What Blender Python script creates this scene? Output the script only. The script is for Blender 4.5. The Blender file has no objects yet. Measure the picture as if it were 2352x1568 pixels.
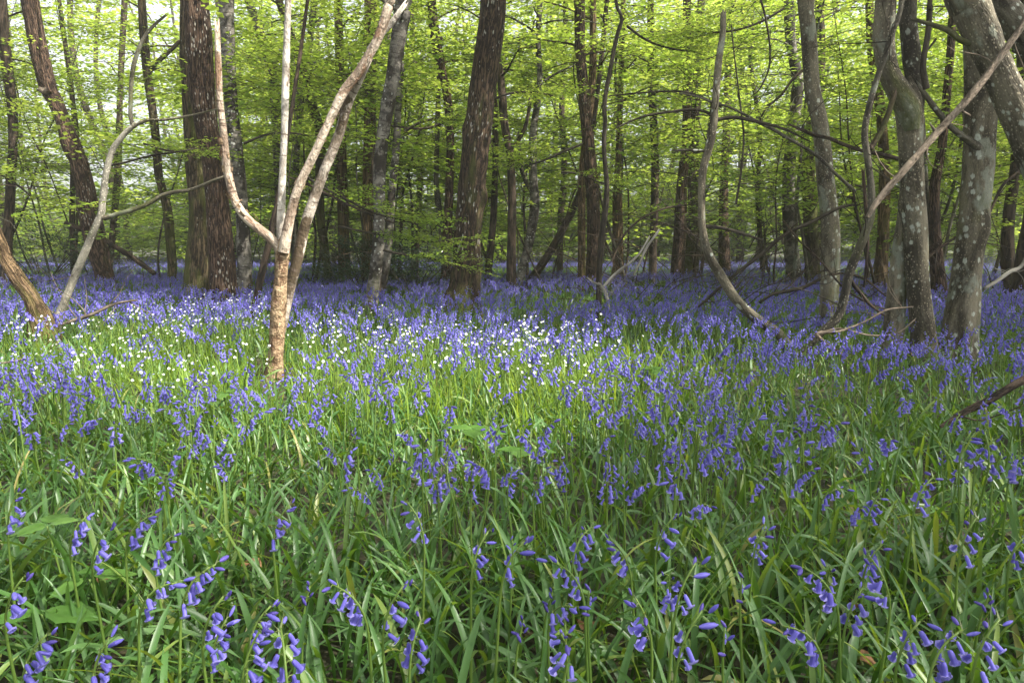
import bpy, math, random
import numpy as np
from mathutils import Vector, Matrix

R = math.radians
rng = np.random.default_rng(7)
random.seed(7)
sc = bpy.context.scene
COL = sc.collection

# ------------------------------------------------------------------ camera
CAM_H, PITCH = 0.66, R(7.8)
cam = bpy.data.cameras.new("camera")
cam.sensor_width, cam.lens = 36.0, 24.0
cam.clip_start, cam.clip_end = 0.02, 900
camo = bpy.data.objects.new("camera", cam)
camo.location = (0, 0, CAM_H)
camo.rotation_euler = (R(90) - PITCH, 0, 0)
COL.objects.link(camo)
sc.camera = camo

# ------------------------------------------------------------------ sky, sun, exposure
SUN_AZ, SUN_EL = R(113), R(49)          # azimuth clockwise from +Y
SUN = np.array([math.sin(SUN_AZ) * math.cos(SUN_EL), math.cos(SUN_AZ) * math.cos(SUN_EL), math.sin(SUN_EL)])
w = bpy.data.worlds.new("World")
sc.world = w
w.use_nodes = True
nt = w.node_tree
sky = nt.nodes.new('ShaderNodeTexSky')
sky.sky_type = 'NISHITA'
sky.sun_disc = False
sky.sun_elevation, sky.sun_rotation = SUN_EL, SUN_AZ
sky.air_density, sky.dust_density, sky.ozone_density = 1.0, 4.0, 1.0
hs = nt.nodes.new('ShaderNodeHueSaturation')          # a thin bright veil of cloud
hs.inputs['Saturation'].default_value = 0.28
hs.inputs['Value'].default_value = 1.35
nt.links.new(sky.outputs[0], hs.inputs['Color'])
nt.links.new(hs.outputs[0], nt.nodes['Background'].inputs[0])
nt.nodes['Background'].inputs[1].default_value = 0.105
sl = bpy.data.lights.new("sun", 'SUN')
sl.energy, sl.angle, sl.color = 5.0, R(0.6), (1.0, 0.94, 0.84)
slo = bpy.data.objects.new("sun", sl)
slo.rotation_euler = Vector(SUN).to_track_quat('Z', 'Y').to_euler()
slo.location = (20, -5, 30)
COL.objects.link(slo)
sc.view_settings.view_transform = 'Standard'
sc.view_settings.look = 'None'
sc.view_settings.exposure = 1.5
sc.view_settings.gamma = 1.0
sc.cycles.max_bounces = 9
sc.cycles.diffuse_bounces = 6
sc.cycles.transmission_bounces = 6
sc.cycles.glossy_bounces = 2
sc.cycles.use_denoising = True
sc.cycles.denoising_prefilter = 'ACCURATE'
sc.cycles.sample_clamp_indirect = 6.0
sc.cycles.caustics_reflective = False
sc.cycles.volume_bounces = 1

# ------------------------------------------------------------------ helpers
FPX = 1568.0                            # focal length in px of the 2352 px wide photograph
CP, SP = math.cos(PITCH), math.sin(PITCH)


def ray(x, y):
    dx, dy = (x - 1176.0) / FPX, (784.0 - y) / FPX
    return np.array([dx, CP + dy * SP, -SP + dy * CP])


def at_depth(x, y, Y):
    d = ray(x, y)
    return np.array([0, 0, CAM_H]) + d * (Y / d[1])


def at_height(x, y, z):
    d = ray(x, y)
    return np.array([0, 0, CAM_H]) + d * ((z - CAM_H) / d[2])


def to_px(P):
    P = np.asarray(P, float)
    q = P - np.array([0, 0, CAM_H])
    dep = q[..., 1] * CP - q[..., 2] * SP
    up = q[..., 1] * SP + q[..., 2] * CP
    dep = np.where(dep > 1e-3, dep, 1e-3)
    return 1176 + FPX * q[..., 0] / dep, 784 - FPX * up / dep, dep


def ground_z(x, y):
    return 0.025 * np.sin(0.9 * x + 0.5) * np.sin(0.8 * y + 1.1) + 0.015 * np.sin(2.3 * x - 1.7 * y)


class Noise:
    """cheap smooth 3-D noise: a sum of plane waves"""
    def __init__(self, seed, n=10):
        r = np.random.default_rng(seed)
        d = r.normal(size=(n, 3))
        self.k = d / np.linalg.norm(d, axis=1)[:, None] * r.uniform(0.6, 1.7, (n, 1))
        self.p = r.uniform(0, 6.28, n)

    def __call__(self, P, f):
        return np.sin(P @ (self.k.T * f * 6.28) + self.p).mean(-1) * 2.2


NZ = [Noise(s) for s in range(6)]


class Geo:
    def __init__(self):
        self.V, self.F, self.M, self.R, self.B = [], [], [], [], []
        self.n = 0

    def add(self, V, F, mat=0, rnd=0.0, bark=None):
        V = np.asarray(V, np.float32).reshape(-1, 3)
        F = np.asarray(F, np.int64)
        self.V.append(V)
        self.F.append(F + self.n)
        self.M.append(np.broadcast_to(np.asarray(mat, np.int32), (len(F),)))
        self.R.append(np.broadcast_to(np.asarray(rnd, np.float32), (len(V),)))
        self.B.append(np.asarray(bark, np.float32) if bark is not None else V)
        self.n += len(V)

    def mesh(self, name, mats, smooth=True):
        me = bpy.data.meshes.new(name)
        V = np.concatenate(self.V)
        me.vertices.add(len(V))
        me.vertices.foreach_set('co', V.ravel())
        lens = np.concatenate([np.full(len(f), f.shape[1], np.int32) for f in self.F])
        loops = np.concatenate([f.ravel() for f in self.F]).astype(np.int32)
        me.loops.add(len(loops))
        me.loops.foreach_set('vertex_index', loops)
        me.polygons.add(len(lens))
        st = np.zeros(len(lens), np.int32)
        st[1:] = np.cumsum(lens)[:-1]
        me.polygons.foreach_set('loop_start', st)
        me.polygons.foreach_set('material_index', np.concatenate(self.M))
        me.polygons.foreach_set('use_smooth', np.full(len(lens), smooth))
        a = me.attributes.new('rnd', 'FLOAT', 'POINT')
        a.data.foreach_set('value', np.concatenate(self.R).astype(np.float32))
        b = me.attributes.new('bark', 'FLOAT_VECTOR', 'POINT')
        b.data.foreach_set('vector', np.concatenate(self.B).astype(np.float32).ravel())
        for m in mats:
            me.materials.append(m)
        me.update(calc_edges=True)
        return me

    def obj(self, name, mats, parent=None, smooth=True, loc=None):
        me = self.mesh(name, mats, smooth)
        o = bpy.data.objects.new(name, me)
        COL.objects.link(o)
        if parent is not None:
            o.parent = parent
            o.location = -Vector(parent.location)      # geometry is given in world space
        return o


def tag(o, label=None, cat=None, group=None, kind=None):
    if label: o['label'] = label
    if cat: o['category'] = cat
    if group: o['group'] = group
    if kind: o['kind'] = kind
    return o


def empty(name, loc=(0, 0, 0)):
    o = bpy.data.objects.new(name, None)
    o.location = loc
    o.empty_display_size = 0.1
    COL.objects.link(o)
    return o


def spline(P, n=8):
    """Catmull-Rom through the rows of P"""
    P = np.asarray(P, float)
    if len(P) == 2:
        t = np.linspace(0, 1, n + 1)[:, None]
        return P[0] * (1 - t) + P[1] * t
    Q = np.vstack([2 * P[0] - P[1], P, 2 * P[-1] - P[-2]])
    t = np.linspace(0, 1, n, endpoint=False)[:, None]
    out = []
    for i in range(1, len(Q) - 2):
        a, b, c, d = Q[i - 1], Q[i], Q[i + 1], Q[i + 2]
        out.append(0.5 * (2 * b + (c - a) * t + (2 * a - 5 * b + 4 * c - d) * t ** 2 + (3 * b - a - 3 * c + d) * t ** 3))
    out.append(P[-1:])
    return np.vstack(out)


def resample(C, step):
    L = np.r_[0, np.cumsum(np.linalg.norm(np.diff(C[:, :3], axis=0), axis=1))]
    k = max(3, int(L[-1] / step) + 1)
    s = np.linspace(0, L[-1], k)
    return np.stack([np.interp(s, L, C[:, j]) for j in range(C.shape[1])], 1), s


def tube(P, seg=10, step=0.08, rough=0.0, rf=3.0, seed=0, jag=0.0, already=False):
    """P rows (x,y,z,r) -> V, F, bark coords; closed at the far end"""
    C, s = resample(P if already else spline(P, 8), step)
    X, r = C[:, :3], np.maximum(C[:, 3], 1e-4)
    T = np.gradient(X, axis=0)
    T /= np.linalg.norm(T, axis=1)[:, None] + 1e-9
    ref = np.array([0, 0, 1.0]) if abs(T[0, 2]) < 0.8 else np.array([0, 1.0, 0])
    u = np.cross(T[0], ref)
    U = np.zeros_like(X)
    for i in range(len(X)):
        u = u - T[i] * (u @ T[i])
        u /= np.linalg.norm(u) + 1e-9
        U[i] = u
    W = np.cross(T, U)
    th = np.linspace(0, 2 * np.pi, seg, endpoint=False)
    dirs = U[:, None, :] * np.cos(th)[None, :, None] + W[:, None, :] * np.sin(th)[None, :, None]
    rr = np.repeat(r[:, None], seg, 1)
    b = np.stack([rr * np.cos(th) + seed * 3.7, rr * np.sin(th), np.repeat(s[:, None], seg, 1)], -1)
    if rough > 0:
        Q = b.reshape(-1, 3) * np.array([1, 1, 0.45])
        nz = NZ[seed % 6](Q, rf) * 0.6 + NZ[(seed + 1) % 6](Q, rf * 3.1) * 0.4
        rr = rr * (1 + rough * nz.reshape(rr.shape))
    if seg >= 16 and rough > 0:                     # knots and branch scars
        for q in range(int(s[-1] * 1.6) + 2):
            s0, t0, hgt = rng.uniform(0, s[-1]), rng.uniform(0, 6.28), rng.uniform(.10, .34)
            r_ = np.interp(s0, s, r)
            dth = (th[None] - t0 + np.pi) % (2 * np.pi) - np.pi
            rr = rr + r_ * hgt * np.exp(-((s[:, None] - s0) / (.7 * r_ + .012)) ** 2 - (dth / .55) ** 2)
    V = X[:, None, :] + dirs * rr[..., None]
    k = len(X)
    if jag > 0:
        V[-1] += T[-1] * rng.uniform(0, jag, (seg, 1))
        V[-2] += T[-1] * rng.uniform(0, jag * .4, (seg, 1))
    cap = X[-1] + T[-1] * (r[-1] * 0.3) + dirs[-1] * (r[-1] * 0.05)
    V = np.concatenate([V, cap[None]], 0)
    b = np.concatenate([b, b[-1:]], 0)
    i = np.arange(k)[:, None] * seg
    j = np.arange(seg)[None, :]
    j2 = (j + 1) % seg
    F = np.stack([i + j, i + j2, i + seg + j2, i + seg + j], -1).reshape(-1, 4)
    return V.reshape(-1, 3), F, b.reshape(-1, 3)


# ------------------------------------------------------------------ materials
def new_mat(name):
    m = bpy.data.materials.new(name)
    m.use_nodes = True
    t = m.node_tree
    for n in list(t.nodes):
        t.nodes.remove(n)
    return m, t


def nd(t, kind, **kw):
    n = t.nodes.new(kind)
    for k, v in kw.items():
        setattr(n, k, v)
    return n


def ramp(t, fac, stops):
    r = nd(t, 'ShaderNodeValToRGB')
    e = r.color_ramp.elements
    while len(e) < len(stops):
        e.new(0.5)
    for el, (p, c) in zip(e, stops):
        el.position = p
        el.color = (*c, 1)
    t.links.new(fac, r.inputs[0])
    return r.outputs[0]


def rgb(t, c):
    n = nd(t, 'ShaderNodeRGB')
    n.outputs[0].default_value = (*c, 1)
    return n.outputs[0]


def mixc(t, fac, a, b):
    m = nd(t, 'ShaderNodeMix', data_type='RGBA')
    if isinstance(fac, (int, float)): m.inputs[0].default_value = fac
    else: t.links.new(fac, m.inputs[0])
    t.links.new(a, m.inputs[6])
    t.links.new(b, m.inputs[7])
    return m.outputs[2]


def math_(t, op, a, b=None, clamp=False):
    m = nd(t, 'ShaderNodeMath', operation=op, use_clamp=clamp)
    for i, v in enumerate((a, b)):
        if v is None: continue
        if isinstance(v, (int, float)): m.inputs[i].default_value = v
        else: t.links.new(v, m.inputs[i])
    return m.outputs[0]


def leaf_mat(name, stops, tstops, trans=0.45, rough=0.45, spec=0.3, objrand=False, noise=0.0):
    """thin leaf or petal: diffuse + gloss in front, coloured light through it"""
    m, t = new_mat(name)
    f = nd(t, 'ShaderNodeAttribute', attribute_name='rnd').outputs['Fac']
    if objrand:
        oi = nd(t, 'ShaderNodeObjectInfo').outputs['Random']
        f = math_(t, 'ADD', math_(t, 'MULTIPLY', f, 0.7), math_(t, 'MULTIPLY', oi, 0.32), True)
    if noise:
        tc = nd(t, 'ShaderNodeNewGeometry').outputs['Position']
        nz = nd(t, 'ShaderNodeTexNoise')
        nz.inputs['Scale'].default_value = noise
        t.links.new(tc, nz.inputs['Vector'])
        f = math_(t, 'ADD', math_(t, 'MULTIPLY', f, 0.6), math_(t, 'MULTIPLY', nz.outputs[0], 0.5), True)
    c1, c2 = ramp(t, f, stops), ramp(t, f, tstops)
    p = nd(t, 'ShaderNodeBsdfPrincipled')
    t.links.new(c1, p.inputs['Base Color'])
    p.inputs['Roughness'].default_value = rough
    p.inputs['Specular IOR Level'].default_value = spec
    tr = nd(t, 'ShaderNodeBsdfTranslucent')
    t.links.new(c2, tr.inputs['Color'])
    mx = nd(t, 'ShaderNodeMixShader')
    mx.inputs[0].default_value = trans
    t.links.new(p.outputs[0], mx.inputs[1])
    t.links.new(tr.outputs[0], mx.inputs[2])
    o = nd(t, 'ShaderNodeOutputMaterial')
    t.links.new(mx.outputs[0], o.inputs[0])
    return m


def bark_mat(name, dark, light, ridge=(45, 5), fleck=None, fleck_amt=0.0, fleck_scale=(30, 30), moss=0.0, patch=None, patch_scale=(8, 2),
             patch_at=0.55, bands=None, bump=0.6, plates=False, specks=False, mosscol=(0.075, 0.085, 0.018)):
    m, t = new_mat(name)
    A = nd(t, 'ShaderNodeAttribute', attribute_name='bark').outputs['Vector']

    def tex(kind, sx, sz, **kw):
        mp = nd(t, 'ShaderNodeMapping')
        mp.inputs['Scale'].default_value = (sx, sx, sz)
        t.links.new(A, mp.inputs[0])
        n = nd(t, kind)
        n.inputs['Scale'].default_value = 1.0
        for k, v in kw.items():
            n.inputs[k].default_value = v
        t.links.new(mp.outputs[0], n.inputs['Vector'])
        return n.outputs[0]
    n1 = tex('ShaderNodeTexNoise', ridge[0], ridge[1], Detail=5.0, Roughness=0.6, Distortion=0.4)
    n2 = tex('ShaderNodeTexNoise', 4, 1.3, Detail=3.0)
    n3 = tex('ShaderNodeTexNoise', 160, 60, Detail=3.0)
    if plates:                                      # long plates parted by dark furrows
        n1 = math_(t, 'ADD', 0.32, math_(t, 'MULTIPLY', math_(t, 'ABSOLUTE', math_(t, 'SUBTRACT', n1, 0.5)), 2.6), True)
    h = math_(t, 'ADD', n1, math_(t, 'MULTIPLY', n3, 0.25))
    c = ramp(t, h, [(0.52, dark), (0.73, light)])
    c = mixc(t, math_(t, 'MULTIPLY', ramp(t, n2, [(0.4, (0, 0, 0)), (0.68, (1, 1, 1))]), 0.45), c, rgb(t, tuple(x * 0.45 for x in dark)))
    if patch is not None:
        pn = tex('ShaderNodeTexNoise', patch_scale[0], patch_scale[1], Detail=6.0, Roughness=0.6)
        pm = ramp(t, pn, [(patch_at, (0, 0, 0)), (patch_at + 0.05, (1, 1, 1))])
        c = mixc(t, pm, c, mixc(t, h, rgb(t, tuple(x * 0.55 for x in patch)), rgb(t, tuple(min(1, x * 1.25) for x in patch))))
    if bands is not None:
        bn = tex('ShaderNodeTexNoise', 9, 70, Detail=3.0)
        bm = ramp(t, bn, [(0.60, (0, 0, 0)), (0.66, (1, 1, 1))])
        c = mixc(t, bm, c, rgb(t, bands))
    if fleck is not None:
        vo = tex('ShaderNodeTexVoronoi', fleck_scale[0], fleck_scale[1], Randomness=1.0)
        fn = tex('ShaderNodeTexNoise', 5, 3, Detail=2.0)
        rad = math_(t, 'MULTIPLY', math_(t, 'SUBTRACT', fn, 0.5 - fleck_amt), 1.1)
        rad = math_(t, 'ADD', rad, math_(t, 'MULTIPLY', math_(t, 'SUBTRACT', n3, 0.5), 0.35))
        fm = math_(t, 'MULTIPLY', math_(t, 'SUBTRACT', rad, vo), 9.0, True)
        c = mixc(t, math_(t, 'MULTIPLY', fm, 0.85), c, mixc(t, n3, rgb(t, tuple(x * 0.6 for x in fleck)), rgb(t, fleck)))
    if specks:                                      # a finer sprinkle of lichen and dark pores
        v2 = tex('ShaderNodeTexVoronoi', 75, 55, Randomness=1.0)
        c = mixc(t, math_(t, 'MULTIPLY', math_(t, 'MULTIPLY', math_(t, 'SUBTRACT', math_(t, 'MULTIPLY', n2, 0.55), v2), 8.0, True), 0.6), c, rgb(t, tuple(min(1, x * 2.0) for x in light)))
        v3 = tex('ShaderNodeTexVoronoi', 40, 90, Randomness=1.0)
        c = mixc(t, math_(t, 'MULTIPLY', math_(t, 'MULTIPLY', math_(t, 'SUBTRACT', 0.17, v3), 9.0, True), 0.7), c, rgb(t, tuple(x * 0.4 for x in dark)))
    if moss:
        mn = tex('ShaderNodeTexNoise', 7, 2.2, Detail=5.0, Roughness=0.65)
        sep = nd(t, 'ShaderNodeSeparateXYZ')
        t.links.new(A, sep.inputs[0])
        low = math_(t, 'MULTIPLY', sep.outputs[2], 0.06)
        mf = math_(t, 'MULTIPLY', math_(t, 'SUBTRACT', math_(t, 'ADD', mn, moss - 0.62), low), 6.0, True)
        c = mixc(t, math_(t, 'MULTIPLY', mf, 0.8), c, mixc(t, n3, rgb(t, tuple(x * 0.5 for x in mosscol)), rgb(t, tuple(x * 1.4 for x in mosscol))))
    p = nd(t, 'ShaderNodeBsdfPrincipled')
    t.links.new(c, p.inputs['Base Color'])
    p.inputs['Roughness'].default_value = 0.85
    p.inputs['Specular IOR Level'].default_value = 0.2
    b = nd(t, 'ShaderNodeBump')
    b.inputs['Strength'].default_value = bump
    b.inputs['Distance'].default_value = 0.035
    t.links.new(h, b.inputs['Height'])
    t.links.new(b.outputs[0], p.inputs['Normal'])
    o = nd(t, 'ShaderNodeOutputMaterial')
    t.links.new(p.outputs[0], o.inputs[0])
    return m


M = {}
M['leaf'] = leaf_mat('spring_leaf', [(0, (.075, .145, .02)), (.5, (.135, .225, .03)), (1, (.21, .295, .05))],
                     [(0, (.24, .38, .035)), (.5, (.40, .53, .06)), (1, (.57, .64, .11))], trans=0.52, rough=0.5, spec=0.25)
M['dark_leaf'] = leaf_mat('holly_leaf', [(0, (.015, .035, .015)), (1, (.035, .075, .03))], [(0, (.02, .05, .01)), (1, (.05, .1, .02))], trans=0.15, rough=0.3, spec=0.5)
M['strap'] = leaf_mat('bluebell_leaf', [(0, (.032, .082, .016)), (.5, (.060, .136, .034)), (.85, (.10, .19, .066)), (.97, (.15, .21, .045)), (1, (.26, .22, .08))],
                      [(0, (.10, .22, .01)), (.5, (.20, .36, .02)), (1, (.36, .48, .03))], trans=0.33, rough=0.38, spec=0.38)
M['stem'] = leaf_mat('bluebell_stem', [(0, (.09, .16, .03)), (.7, (.16, .24, .05)), (1, (.12, .12, .08))],
                     [(0, (.16, .3, .01)), (1, (.36, .46, .02))], trans=0.3, rough=0.4, spec=0.4, objrand=True)
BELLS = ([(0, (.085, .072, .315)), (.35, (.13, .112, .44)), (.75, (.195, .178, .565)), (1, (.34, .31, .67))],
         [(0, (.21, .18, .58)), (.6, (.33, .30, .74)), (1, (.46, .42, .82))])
M['bell'] = leaf_mat('bluebell_petal', *BELLS, trans=0.36, rough=0.5, spec=0.25, objrand=True)
M['bud'] = leaf_mat('bluebell_bud', [(0, (.06, .045, .22)), (.6, (.13, .10, .38)), (1, (.30, .27, .42))],
                    [(0, (.12, .09, .5)), (1, (.35, .3, .7))], trans=0.25, rough=0.5, spec=0.25, objrand=True)
M['white'] = leaf_mat('stitchwort_petal', [(0, (.72, .74, .70)), (1, (.82, .83, .80))], [(0, (.7, .75, .6)), (1, (.85, .88, .75))], trans=0.3)
M['dead'] = leaf_mat('dead_leaf', [(0, (.10, .05, .025)), (1, (.32, .19, .10))], [(0, (.2, .08, .02)), (1, (.4, .22, .08))], trans=0.2, rough=0.7, spec=0.1, objrand=True)
M['broad'] = leaf_mat('herb_leaf', [(0, (.05, .13, .02)), (1, (.12, .22, .05))], [(0, (.16, .34, .03)), (1, (.3, .45, .06))], trans=0.35, noise=60)
M['twig'] = bark_mat('twig_bark', (.018, .014, .010), (.06, .05, .035), ridge=(60, 8), bump=0.2)
M['brown'] = bark_mat('ridged_brown_bark', (.022, .013, .009), (.165, .105, .070), ridge=(44, 6.5), fleck=(.62, .58, .50), fleck_amt=0.06, fleck_scale=(52, 15), moss=0.04, bump=1.0, plates=True)
M['oak'] = bark_mat('ridged_mossy_bark', (.018, .012, .008), (.135, .090, .058), ridge=(42, 6.0), fleck=(.72, .70, .62), fleck_amt=0.10, fleck_scale=(46, 12), moss=0.20, bump=1.0, plates=True)
M['mossy'] = bark_mat('mossy_bark', (.022, .017, .010), (.13, .095, .055), ridge=(40, 5), moss=0.24, fleck=(.4, .4, .33), fleck_amt=-0.02, fleck_scale=(30, 18), bump=0.8, plates=True)
M['tan'] = bark_mat('tan_mossy_bark', (.055, .035, .018), (.26, .175, .095), ridge=(34, 4), moss=0.16, mosscol=(.10, .10, .02), bump=0.9, plates=True)
M['dark'] = bark_mat('dark_bark', (.013, .010, .007), (.085, .060, .042), ridge=(36, 7), fleck=(.34, .34, .29), fleck_amt=-0.01, fleck_scale=(28, 24), moss=0.06, bump=0.7)
M['grey'] = bark_mat('grey_lichen_bark', (.048, .041, .028), (.19, .168, .118), ridge=(13, 3.5), fleck=(.52, .55, .46), fleck_amt=0.17, fleck_scale=(24, 18), moss=0.12, patch=(.19, .20, .155), patch_scale=(7, 4), patch_at=0.56, specks=True, bump=0.6)
M['greyd'] = bark_mat('dark_grey_lichen_bark', (.032, .028, .020), (.13, .118, .088), ridge=(14, 4), fleck=(.44, .47, .40), fleck_amt=0.12, fleck_scale=(26, 19), moss=0.12, patch=(.13, .14, .11), patch_scale=(8, 5), patch_at=0.58, specks=True, bump=0.6)
M['birch'] = bark_mat('birch_bark', (.055, .050, .044), (.23, .21, .18), ridge=(10, 14), fleck=(.60, .61, .56), fleck_amt=0.16, fleck_scale=(24, 26), patch=(.030, .025, .020), patch_scale=(6, 4), patch_at=0.50, bands=(.05, .04, .035), moss=0.05, bump=0.5)
M['peel'] = bark_mat('peeling_birch_bark', (.22, .16, .115), (.56, .47, .37), ridge=(18, 7), patch=(.20, .125, .08), patch_scale=(13, 5.0), patch_at=0.53, bands=(.11, .075, .055), bump=1.0)
M['peelbase'] = bark_mat('flaking_birch_bark', (.14, .085, .048), (.44, .32, .195), ridge=(22, 26), patch=(.11, .06, .035), patch_scale=(16, 7), patch_at=0.54, moss=0.02, bump=1.0)
M['paper'] = bark_mat('pale_birch_bark', (.25, .225, .19), (.56, .52, .45), ridge=(12, 10), bands=(.12, .095, .075), patch=(.13, .10, .075), patch_scale=(9, 6), patch_at=0.58, bump=0.6)
M['mottled'] = bark_mat('mottled_birch_bark', (.17, .135, .10), (.50, .44, .37), ridge=(12, 8), bands=(.12, .09, .07), patch=(.075, .055, .034), patch_scale=(9, 5), patch_at=0.50, moss=0.04, bump=0.8)
M['palegrey'] = bark_mat('pale_grey_bark', (.12, .112, .088), (.34, .315, .255), ridge=(14, 6), patch=(.15, .15, .10), patch_scale=(10, 5), patch_at=0.55, specks=True, moss=0.05, bump=0.5)
M['deadwood'] = bark_mat('dead_wood', (.075, .058, .042), (.27, .215, .16), ridge=(40, 8), patch=(.12, .10, .075), patch_scale=(14, 6), patch_at=0.57, bump=0.9)
M['bleached'] = bark_mat('bleached_wood', (.16, .148, .125), (.42, .39, .34), ridge=(40, 6), bump=0.5)


def ground_material():
    m, t = new_mat('leaf_litter')
    pos = nd(t, 'ShaderNodeNewGeometry').outputs['Position']
    n = nd(t, 'ShaderNodeTexNoise')
    n.inputs['Scale'].default_value = 14
    n.inputs['Detail'].default_value = 8
    t.links.new(pos, n.inputs['Vector'])
    v = nd(t, 'ShaderNodeTexVoronoi')
    v.inputs['Scale'].default_value = 24
    t.links.new(pos, v.inputs['Vector'])
    c = ramp(t, n.outputs[0], [(.35, (.012, .012, .006)), (.55, (.035, .030, .014)), (.75, (.09, .06, .03))])
    c = mixc(t, math_(t, 'MULTIPLY', v.outputs[0], 0.5), c, rgb(t, (.03, .04, .012)))
    p = nd(t, 'ShaderNodeBsdfPrincipled')
    p.inputs['Roughness'].default_value = 0.95
    t.links.new(c, p.inputs['Base Color'])
    b = nd(t, 'ShaderNodeBump')
    b.inputs['Distance'].default_value = 0.03
    t.links.new(n.outputs[0], b.inputs['Height'])
    t.links.new(b.outputs[0], p.inputs['Normal'])
    o = nd(t, 'ShaderNodeOutputMaterial')
    t.links.new(p.outputs[0], o.inputs[0])
    return m


# ------------------------------------------------------------------ ground
g = Geo()
ax = np.concatenate([-np.geomspace(400, 12, 24), np.linspace(-11, 11, 89), np.geomspace(12, 400, 24)])
gx, gy = np.meshgrid(ax, ax + 6)
n_ = len(ax)
gz = ground_z(gx, gy) * np.exp(-(gx ** 2 + gy ** 2) / 5000)
i = (np.arange(n_ - 1)[:, None] * n_ + np.arange(n_ - 1)[None]).ravel()
g.add(np.stack([gx, gy, gz], -1).reshape(-1, 3), np.stack([i, i + 1, i + n_ + 1, i + n_], -1))
tag(g.obj('ground', [ground_material()]), kind='structure')


# ------------------------------------------------------------------ leaf sprays (flat fans of leaves on a twig)
def make_spray(seed, quads2=True, nside=9, lstep=0.062, leaf=0.062, droop=0.18):
    r = np.random.default_rng(seed)
    V, F, rn, mt = [], [], [], []
    cnt = 0

    def leafat(p, d, size):
        nonlocal cnt
        d = d / np.linalg.norm(d)
        up = np.array([0, 0, 1.0]) + r.normal(0, .24, 3)
        sd = np.cross(d, up)
        sd /= np.linalg.norm(sd)
        nn = np.cross(sd, d)
        L, Wd = size, size * r.uniform(.27, .36)
        f = 0.22 * Wd
        if quads2:
            vv = [p, p + d * L * .32 + sd * Wd + nn * f, p + d * L * .72 + sd * Wd * .75 + nn * f - nn * L * .05, p + d * L - nn * L * .14,
                  p + d * L * .72 - sd * Wd * .75 + nn * f - nn * L * .05, p + d * L * .32 - sd * Wd + nn * f]
            ff = [[0, 1, 2, 3], [0, 3, 4, 5]]
        else:
            vv = [p, p + d * L * .5 + sd * Wd * 1.05, p + d * L, p + d * L * .5 - sd * Wd * 1.05]
            ff = [[0, 1, 2, 3]]
        V.extend(vv)
        F.extend([[a + cnt for a in q] for q in ff])
        mt.extend([0] * len(ff))
        rn.extend([r.uniform()] * len(vv))
        cnt += len(vv)

    def twig(pts, rad):
        nonlocal cnt
        k = len(pts)
        for a, p in enumerate(pts):
            q = rad * (1 - .75 * a / (k - 1))
            for ang in (0, 2.09, 4.19):
                V.append(p + np.array([0, math.cos(ang) * q, math.sin(ang) * q]) + np.array([math.cos(ang) * q * .5, 0, 0]))
                rn.append(.5)
        for a in range(k - 1):
            for b in range(3):
                F.append([cnt + a * 3 + b, cnt + a * 3 + (b + 1) % 3, cnt + a * 3 + 3 + (b + 1) % 3, cnt + a * 3 + 3 + b])
                mt.append(1)
        cnt += 3 * k

    def run(p0, d0, L, size, rad):
        n = max(3, int(L / lstep))
        pts = []
        p, d = p0.copy(), d0.copy()
        for a in range(n + 1):
            pts.append(p.copy())
            d = d + np.array([r.normal(0, .07), r.normal(0, .07), r.normal(0, .04) - droop * .08])
            d /= np.linalg.norm(d)
            p = p + d * L / n
        pts = np.array(pts)
        twig(pts[::2] if len(pts) > 4 else pts, rad)
        for a in range(1, n + 1):
            dd = pts[a] - pts[a - 1]
            sdv = np.cross(dd, [0, 0, 1.0])
            sdv /= np.linalg.norm(sdv) + 1e-9
            s = 1 if a % 2 else -1
            dd /= np.linalg.norm(dd)
            leafat(pts[a], dd * r.uniform(.5, .9) + sdv * s * r.uniform(.6, 1) + np.array([0, 0, r.normal(0, .15)]), size * r.uniform(.5, 1.35))
        return pts
    main = run(np.zeros(3), np.array([1.0, 0, .15]), 1.0, leaf, .0045)
    for b in range(nside):
        q = (b + 1) / (nside + 1.2)
        a = int(q * (len(main) - 1))
        s = 1 if b % 2 else -1
        ang = s * r.uniform(.6, 1.05)
        run(main[a], np.array([math.cos(ang), math.sin(ang), r.normal(0.05, .12)]), (0.5 * (1 - q) + .16) * r.uniform(.75, 1.25), leaf, .0025)
    return np.array(V, np.float32), np.array(F), np.array(rn, np.float32), np.array(mt)


SPR = {'near': [make_spray(s, True, 9, .060, .066) for s in range(5)],
       'mid': [make_spray(10 + s, False, 8, .068, .080) for s in range(5)],
       'far': [make_spray(20 + s, False, 6, .105, .115) for s in range(5)]}


def spray_matrix(az, tilt, roll, s):
    ca, sa = np.cos(az), np.sin(az)
    ct, st = np.cos(tilt), np.sin(tilt)
    cr, sr = np.cos(roll), np.sin(roll)
    k = len(az)
    Z = np.zeros(k)
    one = np.ones(k)
    Rz = np.stack([ca, -sa, Z, sa, ca, Z, Z, Z, one], -1).reshape(k, 3, 3)
    Ry = np.stack([ct, Z, -st, Z, one, Z, st, Z, ct], -1).reshape(k, 3, 3)
    Rx = np.stack([one, Z, Z, Z, cr, -sr, Z, sr, cr], -1).reshape(k, 3, 3)
    return Rz @ Ry @ Rx * np.asarray(s)[:, None, None]


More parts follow.
